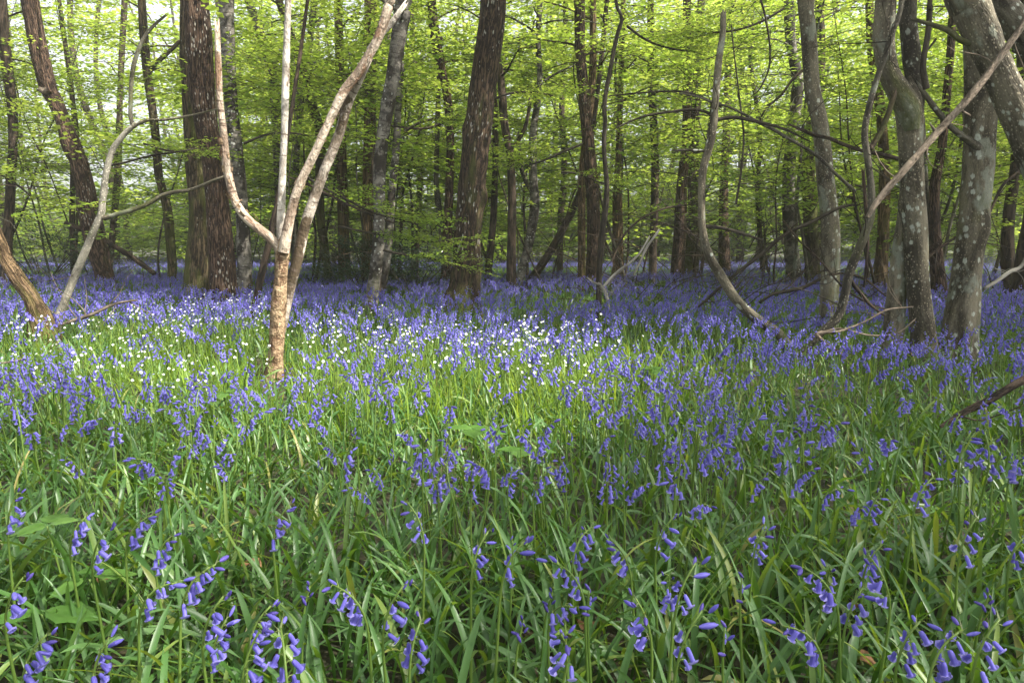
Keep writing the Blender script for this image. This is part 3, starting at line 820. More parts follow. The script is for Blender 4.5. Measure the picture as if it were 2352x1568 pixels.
# --- middle distance
MID = [
 ('woodland_tree', 'slim dark brown trunk between the sunlit leaning trunk and the left pair', [(396, 640, 11), (396, 610, 10), (390, 540, 10), (384, 480, 10), (372, 430, 9), (364, 400, 9), (360, 340, 9), (356, 300, 9), (346, 220, 9), (340, 180, 9), (332, 100, 9), (325, -10, 8)], 10.0, 'mossy', 'the slim trunk at left', [([(345, 158, 5), (365, 140, 5), (390, 118, 4.5), (418, 90, 4)], 10, 'dark', 0)]),
 ('woodland_tree', 'dark trunk standing at the far left edge beyond the mossy stem', [(14, 640, 12), (16, 560, 11), (22, 480, 10), (26, 400, 10), (30, 320, 9), (28, 250, 10), (16, 150, 11), (6, 60, 11), (2, -10, 10)], 9.5, 'dark', 'the dark trunk at the left edge', []),
 ('woodland_tree', 'narrow dark stem rising through the thin foliage near the patch of open sky', [(252, 610, 7), (262, 500, 7), (270, 400, 7), (274, 300, 7), (275, 240, 6), (280, 120, 6), (287, -10, 6)], 13, 'dark', 'the narrow stem by the sky gap', []),
 ('woodland_tree', 'thin crooked stem beside the leaning trunk, close to its right side', [(168, 600, 6), (166, 480, 6), (170, 300, 5), (164, 200, 5), (150, 100, 4.5), (134, -10, 4)], 12, 'dark', None, []),
 ('birch_tree', 'lichen covered silvery trunk curving gently right, left of the big middle trunk', [(850, 700, 19), (855, 678, 15), (862, 630, 14), (868, 580, 14), (871, 530, 13), (871, 459, 13), (872, 400, 14), (876, 345, 14), (883, 290, 14.5), (893, 230, 15), (904, 170, 15.5), (912, 110, 16), (920, 60, 17), (929, -10, 17)], 6.4, 'birch', 'the silvery lichen trunk', []),
 ('birch_tree', 'thinner silvery stem close behind the lichen covered one', [(880, 650, 9), (885, 626, 9), (891, 570, 9.5), (895, 510, 9.5), (901, 430, 9), (909, 350, 8.5), (914, 250, 8), (919, 170, 8), (922, 60, 8), (924, -10, 8)], 8.0, 'birch', 'the thinner silvery stem', []),
 ('woodland_tree', 'straight yellowish brown trunk behind the forked birch limbs, right of them', [(845, 640, 15), (845, 560, 14.5), (846, 450, 13.5), (848, 345, 13.5), (850, 250, 13), (850, 170, 14), (852, 60, 14), (852, -10, 14)], 10.0, 'tan', 'the yellowish trunk', []),
 ('woodland_tree', 'short looking tan trunk with leaves across its top, just right of the mossy slanting stem', [(793, 640, 15), (792, 620, 14), (790, 560, 13), (788, 490, 12.5), (786, 420, 12), (784, 330, 11), (782, 200, 10)], 10.2, 'tan', 'the short tan trunk', []),
 ('woodland_tree', 'mossy brown stem slanting up to the left between the birch limbs', [(755, 640, 11), (752, 620, 10), (744, 560, 10), (736, 500, 10), (734, 420, 10), (737, 330, 11), (730, 280, 11), (717, 247, 11), (704, 190, 10), (690, 145, 9.5), (676, 105, 9), (660, 60, 8), (645, 15, 8)], 10.0, 'mossy', 'the mossy slanting stem', []),
 ('birch_tree', 'grey lichened stem leaning left at the top, left of the upright birch limb', [(640, 620, 10), (642, 500, 10), (640, 380, 11), (634, 270, 11), (630, 215, 11), (622, 160, 11), (612, 122, 10.5), (595, 70, 10), (568, -10, 9)], 10.5, 'greyd', 'the grey leaning stem', []),
 ('birch_tree', 'grey blotched stem with a sideways kink, seen between the upright and slanting birch limbs', [(676, 620, 8), (678, 480, 7.5), (680, 380, 7.5), (685, 300, 7), (688, 220, 7), (698, 170, 7), (706, 132, 7), (714, 80, 7), (723, -10, 7)], 11, 'greyd', None, []),
 ('woodland_tree', 'reddish brown straight trunk immediately left of the big middle trunk', [(1024, 640, 14), (1025, 620, 12), (1027, 560, 11), (1029, 500, 10), (1033, 400, 9.5), (1034, 310, 9), (1027, 220, 9.5), (1014, 160, 10), (1004, 110, 11), (996, 60, 11), (990, -10, 10)], 9.0, 'brown', 'the reddish trunk', [([(1018, 560, 8), (1008, 480, 7), (1002, 410, 6), (1005, 290, 5.5), (1008, 180, 5), (1012, 90, 5)], 9.1, 'greyd', 0)]),
 ('woodland_tree', 'crooked dark trunk first to the right of the big middle trunk', [(1176, 655, 13), (1175, 635, 12), (1175, 560, 10.5), (1176, 500, 10), (1176, 450, 9.5), (1174, 390, 9.5), (1171, 345, 9.5), (1163, 310, 9), (1157, 272, 9), (1154, 220, 9), (1149, 170, 8), (1140, 110, 7), (1136, 30, 7)], 8.4, 'dark', 'the crooked dark trunk', [([(1172, 340, 5), (1195, 315, 4.5), (1210, 280, 4.5), (1218, 230, 4)], 8.4, 'dark', 0)]),
 ('woodland_tree', 'narrow dark stem close to the right side of the big middle trunk', [(1120, 640, 9), (1124, 600, 8.5), (1132, 520, 8), (1136, 440, 7.5), (1138, 350, 7), (1137, 260, 7), (1133, 200, 6)], 9.6, 'dark', None, []),
 ('birch_tree', 'lichened dark trunk with a bent foot, second to the right of the big middle trunk', [(1190, 650, 11), (1198, 625, 10), (1207, 590, 10), (1215, 560, 10), (1224, 510, 11), (1228, 470, 11), (1226, 420, 9.5), (1223, 383, 9), (1223, 340, 9), (1226, 290, 8), (1234, 240, 7), (1240, 180, 6.5), (1236, 90, 6), (1240, -10, 6)], 9.0, 'birch', 'the bent lichened trunk', [([(1228, 450, 6), (1210, 420, 5), (1196, 380, 5), (1192, 310, 4)], 9.2, 'greyd', 0)]),
 ('woodland_tree', 'dark trunk slanting steeply to the right, rising from beside the bent lichened foot', [(1222, 640, 10), (1240, 615, 9.5), (1262, 580, 9), (1281, 549, 9), (1298, 515, 8.5), (1312, 490, 8), (1324, 462, 8), (1340, 420, 7), (1352, 360, 6)], 9.2, 'dark', 'the steep slanting trunk', []),
 ('woodland_tree', 'broad ridged brown trunk right of centre, larger of the two standing together', [(1364, 655, 20), (1363, 635, 17), (1363, 600, 16), (1364, 554, 15.5), (1363, 500, 15), (1361, 440, 14.5), (1356, 380, 14), (1350, 320, 13.5), (1345, 270, 13), (1341, 220, 12.5), (1336, 160, 12), (1332, 100, 11.5), (1331, -10, 12)], 8.6, 'brown', 'the broad brown trunk', []),
 ('woodland_tree', 'reddish slimmer trunk pressed against the left of the broad brown one', [(1336, 645, 10), (1336, 630, 9.5), (1336, 550, 9), (1336, 454, 9), (1338, 380, 8), (1348, 300, 8), (1358, 220, 8), (1362, 130, 8), (1362, -10, 7)], 8.9, 'tan', None, []),
 ('woodland_tree', 'broken tan trunk, short and bare, beyond the wiggly black sapling', [(1420, 630, 14), (1420, 606, 13), (1419, 540, 12.5), (1418, 464, 11), (1420, 400, 9.5), (1421, 345, 7)], 10.4, 'tan', 'the broken tan trunk', []),
 ('woodland_tree', 'dark straight trunk seen through the tangle of dead branches', [(1497, 645, 11), (1499, 622, 9.5), (1501, 560, 9), (1503, 500, 9), (1504, 430, 9), (1505, 358, 9), (1500, 260, 8.5), (1495, 180, 8), (1494, 105, 7.5), (1495, -10, 7)], 11, 'dark', 'the trunk in the tangle', []),
 ('woodland_tree', 'brown trunk with a sunlit right side, behind the tangle of dead branches', [(1556, 630, 17), (1557, 606, 15.5), (1561, 540, 14.5), (1565, 448, 13), (1570, 380, 11), (1576, 316, 9.5), (1578, 200, 9), (1578, 68, 9), (1578, -10, 9)], 10.6, 'brown', 'the sunlit trunk in the tangle', []),
 ('woodland_tree', 'thick mossy trunk just left of the bowed pale trunk, half hidden by dead twigs', [(1586, 625, 19), (1588, 590, 18), (1592, 540, 16), (1594, 470, 14), (1592, 400, 12), (1596, 300, 11), (1600, 200, 10), (1606, 90, 9), (1612, -10, 8)], 11.6, 'mossy', None, []),
 ('woodland_tree', 'stump-like trunk with a sunlit edge, low behind the bowed pale trunk on its right', [(1664, 610, 14), (1664, 590, 13), (1663, 540, 12), (1662, 480, 10), (1664, 400, 9), (1668, 300, 8)], 13.5, 'brown', 'the far sunlit trunk', []),
 ('birch_tree', 'dark and white birch left of the curved lichen trunk', [(1823, 635, 18), (1821, 610, 16), (1817, 560, 15), (1813, 520, 14.5), (1811, 460, 13.5), (1811, 400, 13), (1817, 340, 13), (1824, 280, 13), (1832, 190, 12), (1824, 140, 11), (1816, 90, 11), (1812, -10, 11)], 10.0, 'birch', 'the dark and white birch', []),
 ('woodland_tree', 'mossy green-brown trunk squeezed between the dark and white birch and the curved lichen trunk', [(1867, 640, 18), (1866, 617, 16.5), (1865, 570, 16), (1863, 527, 15.5), (1859, 450, 15), (1855, 369, 14), (1862, 300, 12), (1880, 200, 10), (1886, 100, 9), (1882, 20, 9), (1884, -30, 9)], 10.4, 'mossy', None, []),
 ('woodland_tree', 'mossy trunk standing behind the crooked dark stem', [(2022, 640, 15), (2024, 622, 14), (2027, 560, 13), (2031, 474, 12.5), (2031, 390, 11.5), (2028, 316, 10.5), (2018, 220, 10), (2004, 130, 9.5), (1999, 53, 9), (1996, -20, 8)], 8.2, 'tan', 'the mossy trunk', []),
 ('woodland_tree', 'dark multi-toned trunk in the gap between the twin trunk and the stout lichen one', [(2156, 650, 16), (2152, 606, 14), (2148, 540, 12), (2146, 448, 11), (2152, 395, 10), (2163, 342, 9), (2174, 230, 8.5), (2184, 105, 8), (2192, -10, 8)], 7.2, 'brown', 'the trunk in the gap', [([(2136, 600, 9), (2135, 520, 8), (2126, 430, 7), (2118, 300, 7), (2110, 180, 6)], 7.4, 'greyd', 0)]),
 ('woodland_tree', 'dark trunk beside the right edge, partly hidden by the stout lichen trunk', [(2322, 650, 17), (2316, 600, 15), (2314, 540, 13), (2320, 470, 12), (2330, 400, 11), (2338, 300, 10), (2344, 180, 9), (2350, 40, 9)], 7.8, 'dark', 'the dark trunk at the right edge', []),
 ('woodland_tree', 'very dark thick trunk cut off by the right edge', [(2352, 650, 24), (2358, 580, 20), (2372, 500, 18), (2380, 400, 16), (2390, 280, 15), (2396, 100, 14)], 6.6, 'dark', None, []),
 ('woodland_tree', 'slender dark stem high in the bright leaves above the bowed pale trunk', [(1752, 620, 6), (1744, 520, 6), (1740, 420, 5.5), (1746, 330, 5), (1738, 240, 5), (1724, 140, 4.5), (1728, 40, 4)], 12, 'twig', None, []),
 ('woodland_tree', 'slim straight trunk far behind the yellowish one, seen beside the lichen trunks', [(955, 610, 7), (960, 500, 7), (966, 380, 6.5), (962, 250, 6), (950, 120, 6), (946, -10, 5)], 14, 'dark', None, []),
 ('woodland_tree', 'slim dark trunk midway between the crooked dark trunk and the broad brown one', [(1286, 615, 8), (1288, 500, 7.5), (1296, 380, 7), (1290, 260, 6.5), (1296, 120, 6), (1300, -10, 6)], 13.5, 'dark', None, []),
]
for name, label, pts, Y, bark, ref, limbs in MID:
    tree(name, label, pts, Y, bark, H=rng.uniform(8.5, 11), limbs=limbs, ref=ref,
         crown=[cb(int(rng.integers(6, 9)), 1.9 + .08 * Y, 4.6, .5, 1.4, 'near' if Y < 8.8 else 'mid'), cb(3, 5.5, 9.5, 1.0, 1.8, 'far')])
tree('sapling', 'thin wiggly black sapling standing alone before the broad brown trunk',
     [(1375, 690, 7), (1376, 670, 7), (1376, 630, 7), (1379, 580, 7), (1384, 529, 7), (1391, 480, 6.5), (1394, 428, 6), (1390, 380, 5), (1387, 328, 5), (1390, 280, 5), (1388, 252, 5), (1392, 210, 5), (1400, 170, 5), (1407, 130, 4.5), (1418, 80, 4.5), (1428, 45, 4), (1420, 20, 3.5), (1413, -10, 3.5)],
     6.2, 'twig', H=5, ref='the wiggly black sapling', cat='sapling', crown=cb(5, 2.6, 5, .5, 1.2), rough=.05, seg=12)


# ------------------------------------------------------------------ understorey saplings, each with its own stem and leaf sprays
def where(x, y):
    """say where a stem at (x, y) stands, by the nearest described trunk"""
    px = 1176 + FPX * x / y
    best = min((r for r in REFS if r[2]), key=lambda r: abs(r[0] - px) + 6 * abs(r[1] - y))
    dx = px - best[0]
    side = 'right of' if dx > 12 else 'left of' if dx < -12 else 'behind' if y > best[1] else 'in front of'
    deep = 'far beyond' if y - best[1] > 6 else 'beyond' if y - best[1] > 2 else ''
    return f"{deep + ' and ' if deep and side[0] in 'rl' else ''}{side} {best[2]}"


used_labels = {}


def sapling(x, y, H, n, L, lod, z0=.8, r0=.02, kind=0, lean=None):
    geo, cr = Geo(), Geo()
    k = 7
    d = np.array([rng.normal(0, .22), rng.normal(0, .22), 1.0]) if lean is None else np.array(lean)
    p = np.array([x, y, -.05])
    rows = [[*p, r0]]
    for a in range(k):
        d = d / np.linalg.norm(d) + np.array([rng.normal(0, .11), rng.normal(0, .11), .06])
        p = p + d / np.linalg.norm(d) * H / k
        rows.append([*p, r0 * (1 - .8 * (a + 1) / k)])
    V, F, b = tube(np.array(rows), 8, .15, .06, 3, kind)
    geo.add(V, F, 0, .5, b)
    C, _ = resample(spline(np.array(rows), 8), .1)
    make_boughs(geo, cr, C, n, (z0, H * .97), L, lod, s=(.6, 1.1) if lod != 'far' else (.9, 1.5), per=.25 if lod != 'far' else .34, start=.2)
    make_boughs(geo, Geo(), C, 5, (z0 * .6, H * .8), (L[0], L[1] * 1.1), lod)      # bare boughs
    root = empty('sapling', (x, y, 0))
    geo.obj('trunk', [M['dark' if kind % 2 else 'greyd']], root)
    cr.obj('crown', [M['leaf'], M['twig']], root, smooth=False)
    look = 'tall leafy' if H > 5.5 else 'leafy' if H > 3.5 else 'short leafy'
    lab = f"{look} sapling {where(x, y)}"
    used_labels.setdefault(lab, []).append(root)
    tag(root, lab, 'sapling')
    return root


def clear(x, y, d=.35):
    return all(np.hypot(*(r[3] - (x, y))) > d for r in REFS)


def fill(n, ymin, ymax, H, nb, L, lod, z0, xlim=None, r0=(.012, .028), keep=None):
    k = 0
    tries = 0
    while k < n and tries < 4000:
        tries += 1
        y = rng.uniform(ymin ** .5, ymax ** .5) ** 2
        hw = y * .80 + .8
        x = rng.uniform(-hw, hw)
        if keep is not None and not keep(1176 + FPX * x / y, y): continue
        if not clear(x, y): continue
        sapling(x, y, rng.uniform(*H), int(rng.integers(*nb)), L, lod, z0=rng.uniform(*z0), r0=rng.uniform(*r0), kind=k)
        k += 1


gap = lambda px, y: not (270 < px < 440 and rng.uniform() < (.97 if y > 11 else .6)) and not (px < 270 and rng.uniform() < (.6 if y > 15 else .3)) and not (900 < px < 1040 and y > 16 and rng.uniform() < .5)
fill(14, 7.4, 9.5, (2.6, 4.6), (7, 11), (.7, 1.6), 'near', (.9, 1.4), keep=lambda px, y: gap(px, y) and not (1450 < px < 1700) and not (40 < px < 270) and not (400 < px < 590) and not (1020 < px < 1170))
fill(64, 9.5, 13.5, (3.0, 5.0), (10, 15), (1.0, 2.2), 'mid', (.6, 1.6), keep=gap)
fill(84, 20, 31, (5, 10), (14, 21), (1.4, 3.2), 'far', (.3, 1.2), r0=(.02, .05), keep=gap)
for lab, os_ in used_labels.items():
    if len(os_) > 1:
        for o in os_: o['group'] = 'saplings ' + lab.split('sapling ')[1]

# far wood: reads as one green mass
g = Geo()
k = 4600
yy = rng.uniform(24, 46, k)
xx = rng.uniform(-.85, .85, k) * yy
hh = np.where(rng.uniform(0, 1, k) < .3, rng.uniform(.1, 2.6, k), 13 * rng.uniform(0, 1, k) + .4)
pxx = 1176 + FPX * xx / yy
keepm = ~((pxx > 270) & (pxx < 450) & (hh > 3.0)) & ~((pxx < 270) & (hh > 3) & (rng.uniform(0, 1, k) < .6)) & ~((pxx > 480) & (pxx < 1060) & (hh > 6) & (rng.uniform(0, 1, k) < .4)) & ((NZ[2](np.stack([xx, yy, hh], -1), .09) > -.6) | (hh < 3))
add_sprays(g, np.stack([xx, yy, hh], -1)[keepm], rng.uniform(0, 6.28, keepm.sum()), 'far', 1.8, 2.9)
k = 1100                                          # low brush closing the view between the far trunks
yy = rng.uniform(19, 27, k)
xx = rng.uniform(-.82, .82, k) * yy
pxx = 1176 + FPX * xx / yy
kp = (NZ[3](np.stack([xx, yy, xx * 0], -1), .12) > -.2) & ~((pxx > 1500) & (pxx < 2050) & (yy < 22))
add_sprays(g, np.stack([xx, yy, rng.uniform(.15, 1.7, k)], -1)[kp], rng.uniform(0, 6.28, kp.sum()), 'far', .7, 1.3, (-.1, .7))
for a in range(70):
    y = rng.uniform(22, 44)
    x = rng.uniform(-.85, .85) * y
    r0 = rng.uniform(.06, .16)
    rows = [[x, y, -.1, r0], [x + rng.normal(0, .2), y, 3, r0 * .9], [x + rng.normal(0, .5), y, 7, r0 * .7], [x + rng.normal(0, .9), y, 14, r0 * .4]]
    V, F, b = tube(np.array(rows), 7, .6, seed=a)
    g.add(V, F, 1, .5, b)
tag(g.obj('distant_woodland', [M['leaf'], M['dark']], smooth=False), 'hazy mass of far trees and leaves closing off the back of the wood', 'woodland', kind='stuff')

# dark evergreen bushes
def bush(label, px, Y, wdt, hgt, n, ref=None):
    c = at_depth(px, 600, Y)
    root = empty('holly_bush', (c[0], Y, 0))
    gl, gs = Geo(), Geo()
    P, A = [], []
    for a in range(n):
        th = rng.uniform(0, 6.28)
        q = rng.uniform(.2, 1) ** .6
        z = hgt * rng.uniform(.08, 1)
        rad = wdt * q * math.sqrt(max(.05, 1 - (z / hgt) ** 2 * .8))
        P.append([c[0] + math.cos(th) * rad, Y + math.sin(th) * rad, z])
        A.append(th + rng.normal(0, .5))
    add_sprays(gl, np.array(P), np.array(A), 'mid', .28, .5, (-.3, .9))
    for a in range(12):
        th = rng.uniform(0, 6.28)
        V, F, b = tube(np.array([[c[0], Y, -.03, .012], [c[0] + .3 * wdt * math.cos(th), Y + .3 * wdt * math.sin(th), hgt * .4, .008], [c[0] + .7 * wdt * math.cos(th), Y + .7 * wdt * math.sin(th), hgt * .8, .003]]), 5, .1)
        gs.add(V, F, 0, .5, b)
    gl.obj('crown', [M['dark_leaf'], M['twig']], root, smooth=False)
    gs.obj('stem', [M['twig']], root)
    tag(root, label, 'bush')


bush('low dark evergreen bush at the far left, behind the mossy leaning stem', 95, 10.5, 1.0, .8, 170)
bush('dark bluish green bush between the short tan trunk and the lichen covered birch', 830, 9.2, .55, .62, 130)
bush('dark bush under the leaves between the lichen birch and the big middle trunk', 950, 8.6, .5, .5, 90)


# ------------------------------------------------------------------ fallen and hanging branches
def branch(name, label, paths, mat, cat='branch', rough=.12, seg=10, ground=False, twigs=9):
    root = empty(name)
    gs = []
    for a, (pts, Y) in enumerate(paths):
        P = px_path(pts, Y, 0, False)
        if a == 0: root.location = Vector(P[0, :3])
        gg = Geo()
        V, F, b = tube(P, seg, .02 if Y < 5 else .05, rough, 7, a + 2, jag=.02)
        gg.add(V, F, 0, .5, b)
        if a == 0 and Y > 2.9: side_twigs(gg, P, twigs)
        gs.append(gg)
    for a, gg in enumerate(gs):
        gg.obj('branch' if a == 0 else 'side_twig', [M[mat]], root)
    tag(root, label, cat)


branch('dead_branch', 'long bare light brown pole slanting from low centre up across the right hand trunks',
       [([(1992, 500, 4.92), (2010, 470, 6.56), (2040, 432, 6.97), (2068, 401, 7.38), (2108, 355, 7.79), (2147, 311, 8.20), (2180, 275, 8.20), (2210, 242, 7.79), (2250, 195, 7.79), (2289, 142, 7.38), (2320, 100, 7.38), (2352, 55, 6.97), (2410, -40, 6.56)], 3.0),
        ([(2206, 246, 2.46), (2212, 258, 2.05), (2222, 262, 1.64)], 3.0), ([(2147, 311, 3.28), (2146, 296, 2.46), (2140, 290, 1.64)], 3.0)], 'deadwood', rough=.16, seg=20, twigs=7)
branch('dead_branch', 'long thin black branch arching down from the curved lichen trunk to the bluebells',
       [([(1960, 470, 3.00), (1925, 478, 3.75), (1887, 498, 4.12), (1850, 516, 4.12), (1813, 533, 4.12), (1785, 552, 4.12), (1760, 575, 4.12), (1725, 602, 4.12), (1687, 632, 3.75), (1645, 668, 3.38), (1606, 703, 2.62)], 4.75)], 'twig')
branch('dead_branch', 'short dark bent branch lying low in the bluebells left of the curved lichen trunk',
       [([(1884, 640, 4.00), (1862, 652, 4.00), (1840, 662, 4.00), (1808, 668, 3.60), (1776, 675, 3.60), (1760, 684, 3.20), (1746, 694, 2.80)], 4.7), ([(1795, 668, 1.60), (1815, 655, 1.60), (1828, 642, 1.20)], 4.7)], 'twig')
branch('dead_branch', 'forked bleached white branch leaning out of the flowers beside the wiggly black sapling',
       [([(1400, 712, 2.6), (1396, 690, 3), (1387, 660, 3.2), (1378, 652, 2)], 5.6), ([(1386, 658, 3.2), (1410, 632, 3.2), (1440, 608, 3), (1460, 592, 2.8), (1471, 578, 2.5), (1484, 558, 2.2), (1491, 545, 2)], 5.6),
        ([(1455, 632, 2), (1468, 605, 2.6), (1484, 570, 3), (1500, 548, 3), (1513, 530, 2.3)], 5.7), ([(1380, 654, 3), (1365, 650, 2.5), (1352, 640, 1.5)], 5.6)], 'bleached', rough=.2)
branch('fallen_branch', 'dark fallen branch rising out of the grass at the right edge',
       [([(2160, 980, 4), (2176, 970, 6), (2205, 952, 7), (2240, 934, 8), (2262, 925, 8.5), (2290, 908, 8.5), (2320, 890, 9), (2352, 872, 9.5), (2420, 840, 9.5)], 2.0),
        ([(2205, 955, 2), (2250, 965, 1.8), (2300, 950, 1.5), (2352, 930, 1.5)], 2.0)], 'dark')
branch('fallen_branch', 'reddish brown stick lying on the bluebells left of the peeling birch',
       [([(120, 752, 2.5), (148, 743, 3.5), (180, 733, 4), (211, 722, 4), (240, 708, 4), (267, 697, 3.5), (290, 693, 3), (310, 690, 2.5)], 4.0)], 'deadwood')
branch('fallen_branch', 'thin stick poking in from the left edge over the sunlit bluebells', [([(-30, 838, 2.5), (0, 834, 2.5), (30, 830, 2.5), (58, 824, 2)], 2.7)], 'deadwood')
branch('dead_branch', 'pale wiry twig curling on the ground at the foot of the twin grey trunk',
       [([(1952, 838, 2), (1935, 815, 3), (1905, 795, 3.5), (1885, 778, 4), (1876, 766, 4), (1890, 763, 3.5), (1930, 760, 3), (1983, 740, 2.5), (2036, 712, 2.2), (2090, 705, 1.8)], 3.7), ([(1884, 764, 2.5), (1930, 755, 2.2), (2000, 770, 2), (2060, 765, 1.6), (2100, 735, 1.4)], 3.7)], 'deadwood')
branch('dead_branch', 'long pale lichened branch arching down in front of the dark and white birch',
       [([(1560, 214, 1.44), (1600, 222, 1.80), (1629, 232, 2.16), (1665, 243, 2.52), (1700, 258, 2.88), (1746, 283, 3.24), (1775, 297, 3.60), (1804, 314, 3.60), (1862, 348, 3.60), (1890, 370, 3.60), (1915, 395, 3.60), (1940, 418, 3.60), (1962, 437, 3.60)], 4.9)], 'greyd')
branch('dead_branch', 'dark horizontal branch passing behind the crooked stem to the twin trunk',
       [([(1812, 285, 2.25), (1840, 298, 3.38), (1872, 311, 3.75), (1905, 318, 4.12), (1930, 329, 4.12), (1955, 338, 4.12), (1978, 346, 4.12), (2020, 354, 4.50), (2068, 366, 4.50)], 4.3)], 'dark')
branch('fallen_branch', 'dark log slanting between the leaning trunk and the slim trunk at left',
       [([(150, 512, 5), (190, 528, 6), (235, 548, 6), (270, 570, 6), (310, 595, 6), (354, 628, 5.5)], 9.2)], 'dark')
branch('dead_branch', 'pale thin dead twig trailing down at the right edge behind the stout lichen trunk',
       [([(2390, 520, 3), (2365, 575, 3.5), (2345, 612, 4), (2318, 625, 4.5), (2290, 645, 4.5), (2262, 662, 3.5)], 4.6)], 'bleached')
branch('fallen_branch', 'short broken stick with pale bark lying in the grass at the bottom right',
       [([(2190, 1407, 9), (2212, 1412, 9), (2245, 1420, 8), (2280, 1428, 7), (2300, 1434, 6)], 1.0)], 'deadwood')


for label, pts, Y, m in (
    ('thin dark twig curling down from the top, left of the curved lichen trunk', [(1742, -20, 2), (1758, 40, 2.2), (1768, 105, 2.2), (1766, 158, 2), (1745, 205, 1.8), (1729, 219, 1.2)], 6.0, 'twig'),
    ('thin upright dark stem in the bright leaves right of the bowed pale trunk', [(1690, 470, 2.6), (1702, 395, 2.4), (1708, 316, 2.2), (1702, 253, 2), (1687, 132, 1.6), (1680, 60, 1.2)], 6.2, 'twig'),
    ('dark kinked branch reaching down left from the dark and white birch', [(1860, 150, 3), (1824, 179, 3), (1792, 221, 2.8), (1760, 248, 2.4), (1745, 279, 1.6)], 7.5, 'dark'),
    ('nearly level thin branch left of the upper bowed pale trunk', [(1397, 221, 1.4), (1480, 213, 2), (1571, 211, 2.4), (1629, 232, 2.8), (1655, 245, 2.8)], 5.2, 'twig'),
    ('dark branch rising to the right edge beyond the stout lichen trunk', [(2273, 490, 2.5), (2290, 450, 3), (2310, 418, 3.2), (2352, 388, 3.2), (2400, 360, 3)], 4.9, 'dark'),
    ('dark twig in the gap below the diagonal pole, between the twin and stout trunks', [(2130, 592, 3), (2160, 568, 3), (2199, 543, 2.8), (2222, 530, 2)], 5.0, 'dark'),
    ('long whip-like twig sagging across the curved lichen trunk to the twin trunk', [(1799, 506, 1.6), (1836, 553, 2), (1883, 597, 2.4), (1936, 659, 2.4), (1983, 690, 2.2), (2036, 711, 1.8), (2060, 716, 1.2)], 4.4, 'dark'),
    ('low dark twig crossing behind the foot of the crooked dark stem', [(1905, 632, 2.4), (1940, 628, 2.6), (1985, 640, 2.6), (2020, 668, 2.2), (2050, 690, 1.6)], 4.6, 'dark'),
    ('arching thin branch over the fork of the white dead branch', [(1405, 600, 2), (1430, 545, 2.4), (1470, 505, 2.4), (1530, 478, 2.2), (1590, 470, 1.6)], 6.6, 'dark'),
    ('slanting dark branch behind the upper big middle trunk, on its left', [(1060, 262, 3), (1020, 282, 2.8), (970, 296, 2.6), (900, 290, 2)], 7.4, 'dark'),
    ('dark bare branch fanning right behind the peeling birch fork', [(660, 405, 2), (720, 430, 3), (790, 465, 3), (850, 492, 2.6), (905, 512, 2)], 6.6, 'dark')):
    branch('thin_branch', label, [(pts, Y)], m, seg=7, twigs=12)


# brushwood: dead wiry twigs under the trees right of the middle
def brush(label, px, Y, w_, h_, n, mat):
    gg = Geo()
    for a in range(n):
        x, dy = px + rng.normal(0, w_), rng.normal(0, .5)
        c = at_depth(x, 640, Y + dy)
        p = np.array([c[0], Y + dy, 0.0 if rng.uniform() < .6 else rng.uniform(.1, .8)])
        d = np.array([rng.normal(0, .8), rng.normal(0, .5), rng.uniform(.15, 1.0)])
        L = rng.uniform(.5, h_)
        r0 = rng.uniform(.0022, .0075)
        rows = [[*p, r0]]
        for b in range(5):
            d = d / np.linalg.norm(d) + rng.normal(0, .22, 3) + np.array([0, 0, -.1])
            p = p + d / np.linalg.norm(d) * L / 5
            rows.append([*p, r0 * (1 - .15 * (b + 1))])
        V, F, bk = tube(np.array(rows), 4, .12, seed=a)
        gg.add(V, F, 0, .5, bk)
    o = gg.obj('brushwood', [M[mat]])
    tag(o, label, 'brushwood')


brush('tangle of thin dead branches left of the bowed pale trunk', 1540, 7.8, 75, 2.2, 60, 'dark')
brush('tangle of dark dead twigs between the bowed pale trunk and the curved lichen trunk', 1745, 7.6, 60, 2.0, 55, 'dark')
brush('scatter of bare twigs by the broad brown trunk', 1280, 8.8, 80, 2.0, 36, 'dark')
brush('bare twigs low behind the trunks on the right edge', 2180, 6.4, 90, 1.6, 36, 'dark')
brush('dark bare twigs low behind the big middle trunk, left of it', 960, 9.6, 80, 2.2, 44, 'dark')
brush('thin dead twigs in the shade at the far left', 330, 10.2, 120, 2.0, 40, 'dark')

# leafy low branches reaching in front of trunks
def low_bough(label, pts, Y, az, lod='near', s=(.28, .5), per=8, mat='twig'):
    P = px_path(pts, Y, 0, False)
    root = empty('leafy_branch', tuple(P[0, :3]))
    gt, gl = Geo(), Geo()
    V, F, b = tube(P, 6, .06, .05, 6, 3)
    gt.add(V, F, 0, .5, b)
    C, _ = resample(spline(P, 6), .05)
    idx = np.linspace(len(C) * .25, len(C) - 1, per).astype(int)
    A = np.array([az + rng.choice([-1, 1]) * rng.uniform(.1, .8) for _ in idx])
    add_sprays(gl, C[idx, :3], A, lod, *s)
    gt.obj('branch', [M[mat]], root)
    gl.obj('foliage', [M['leaf'], M['twig']], root, smooth=False)
    tag(root, label, 'branch')


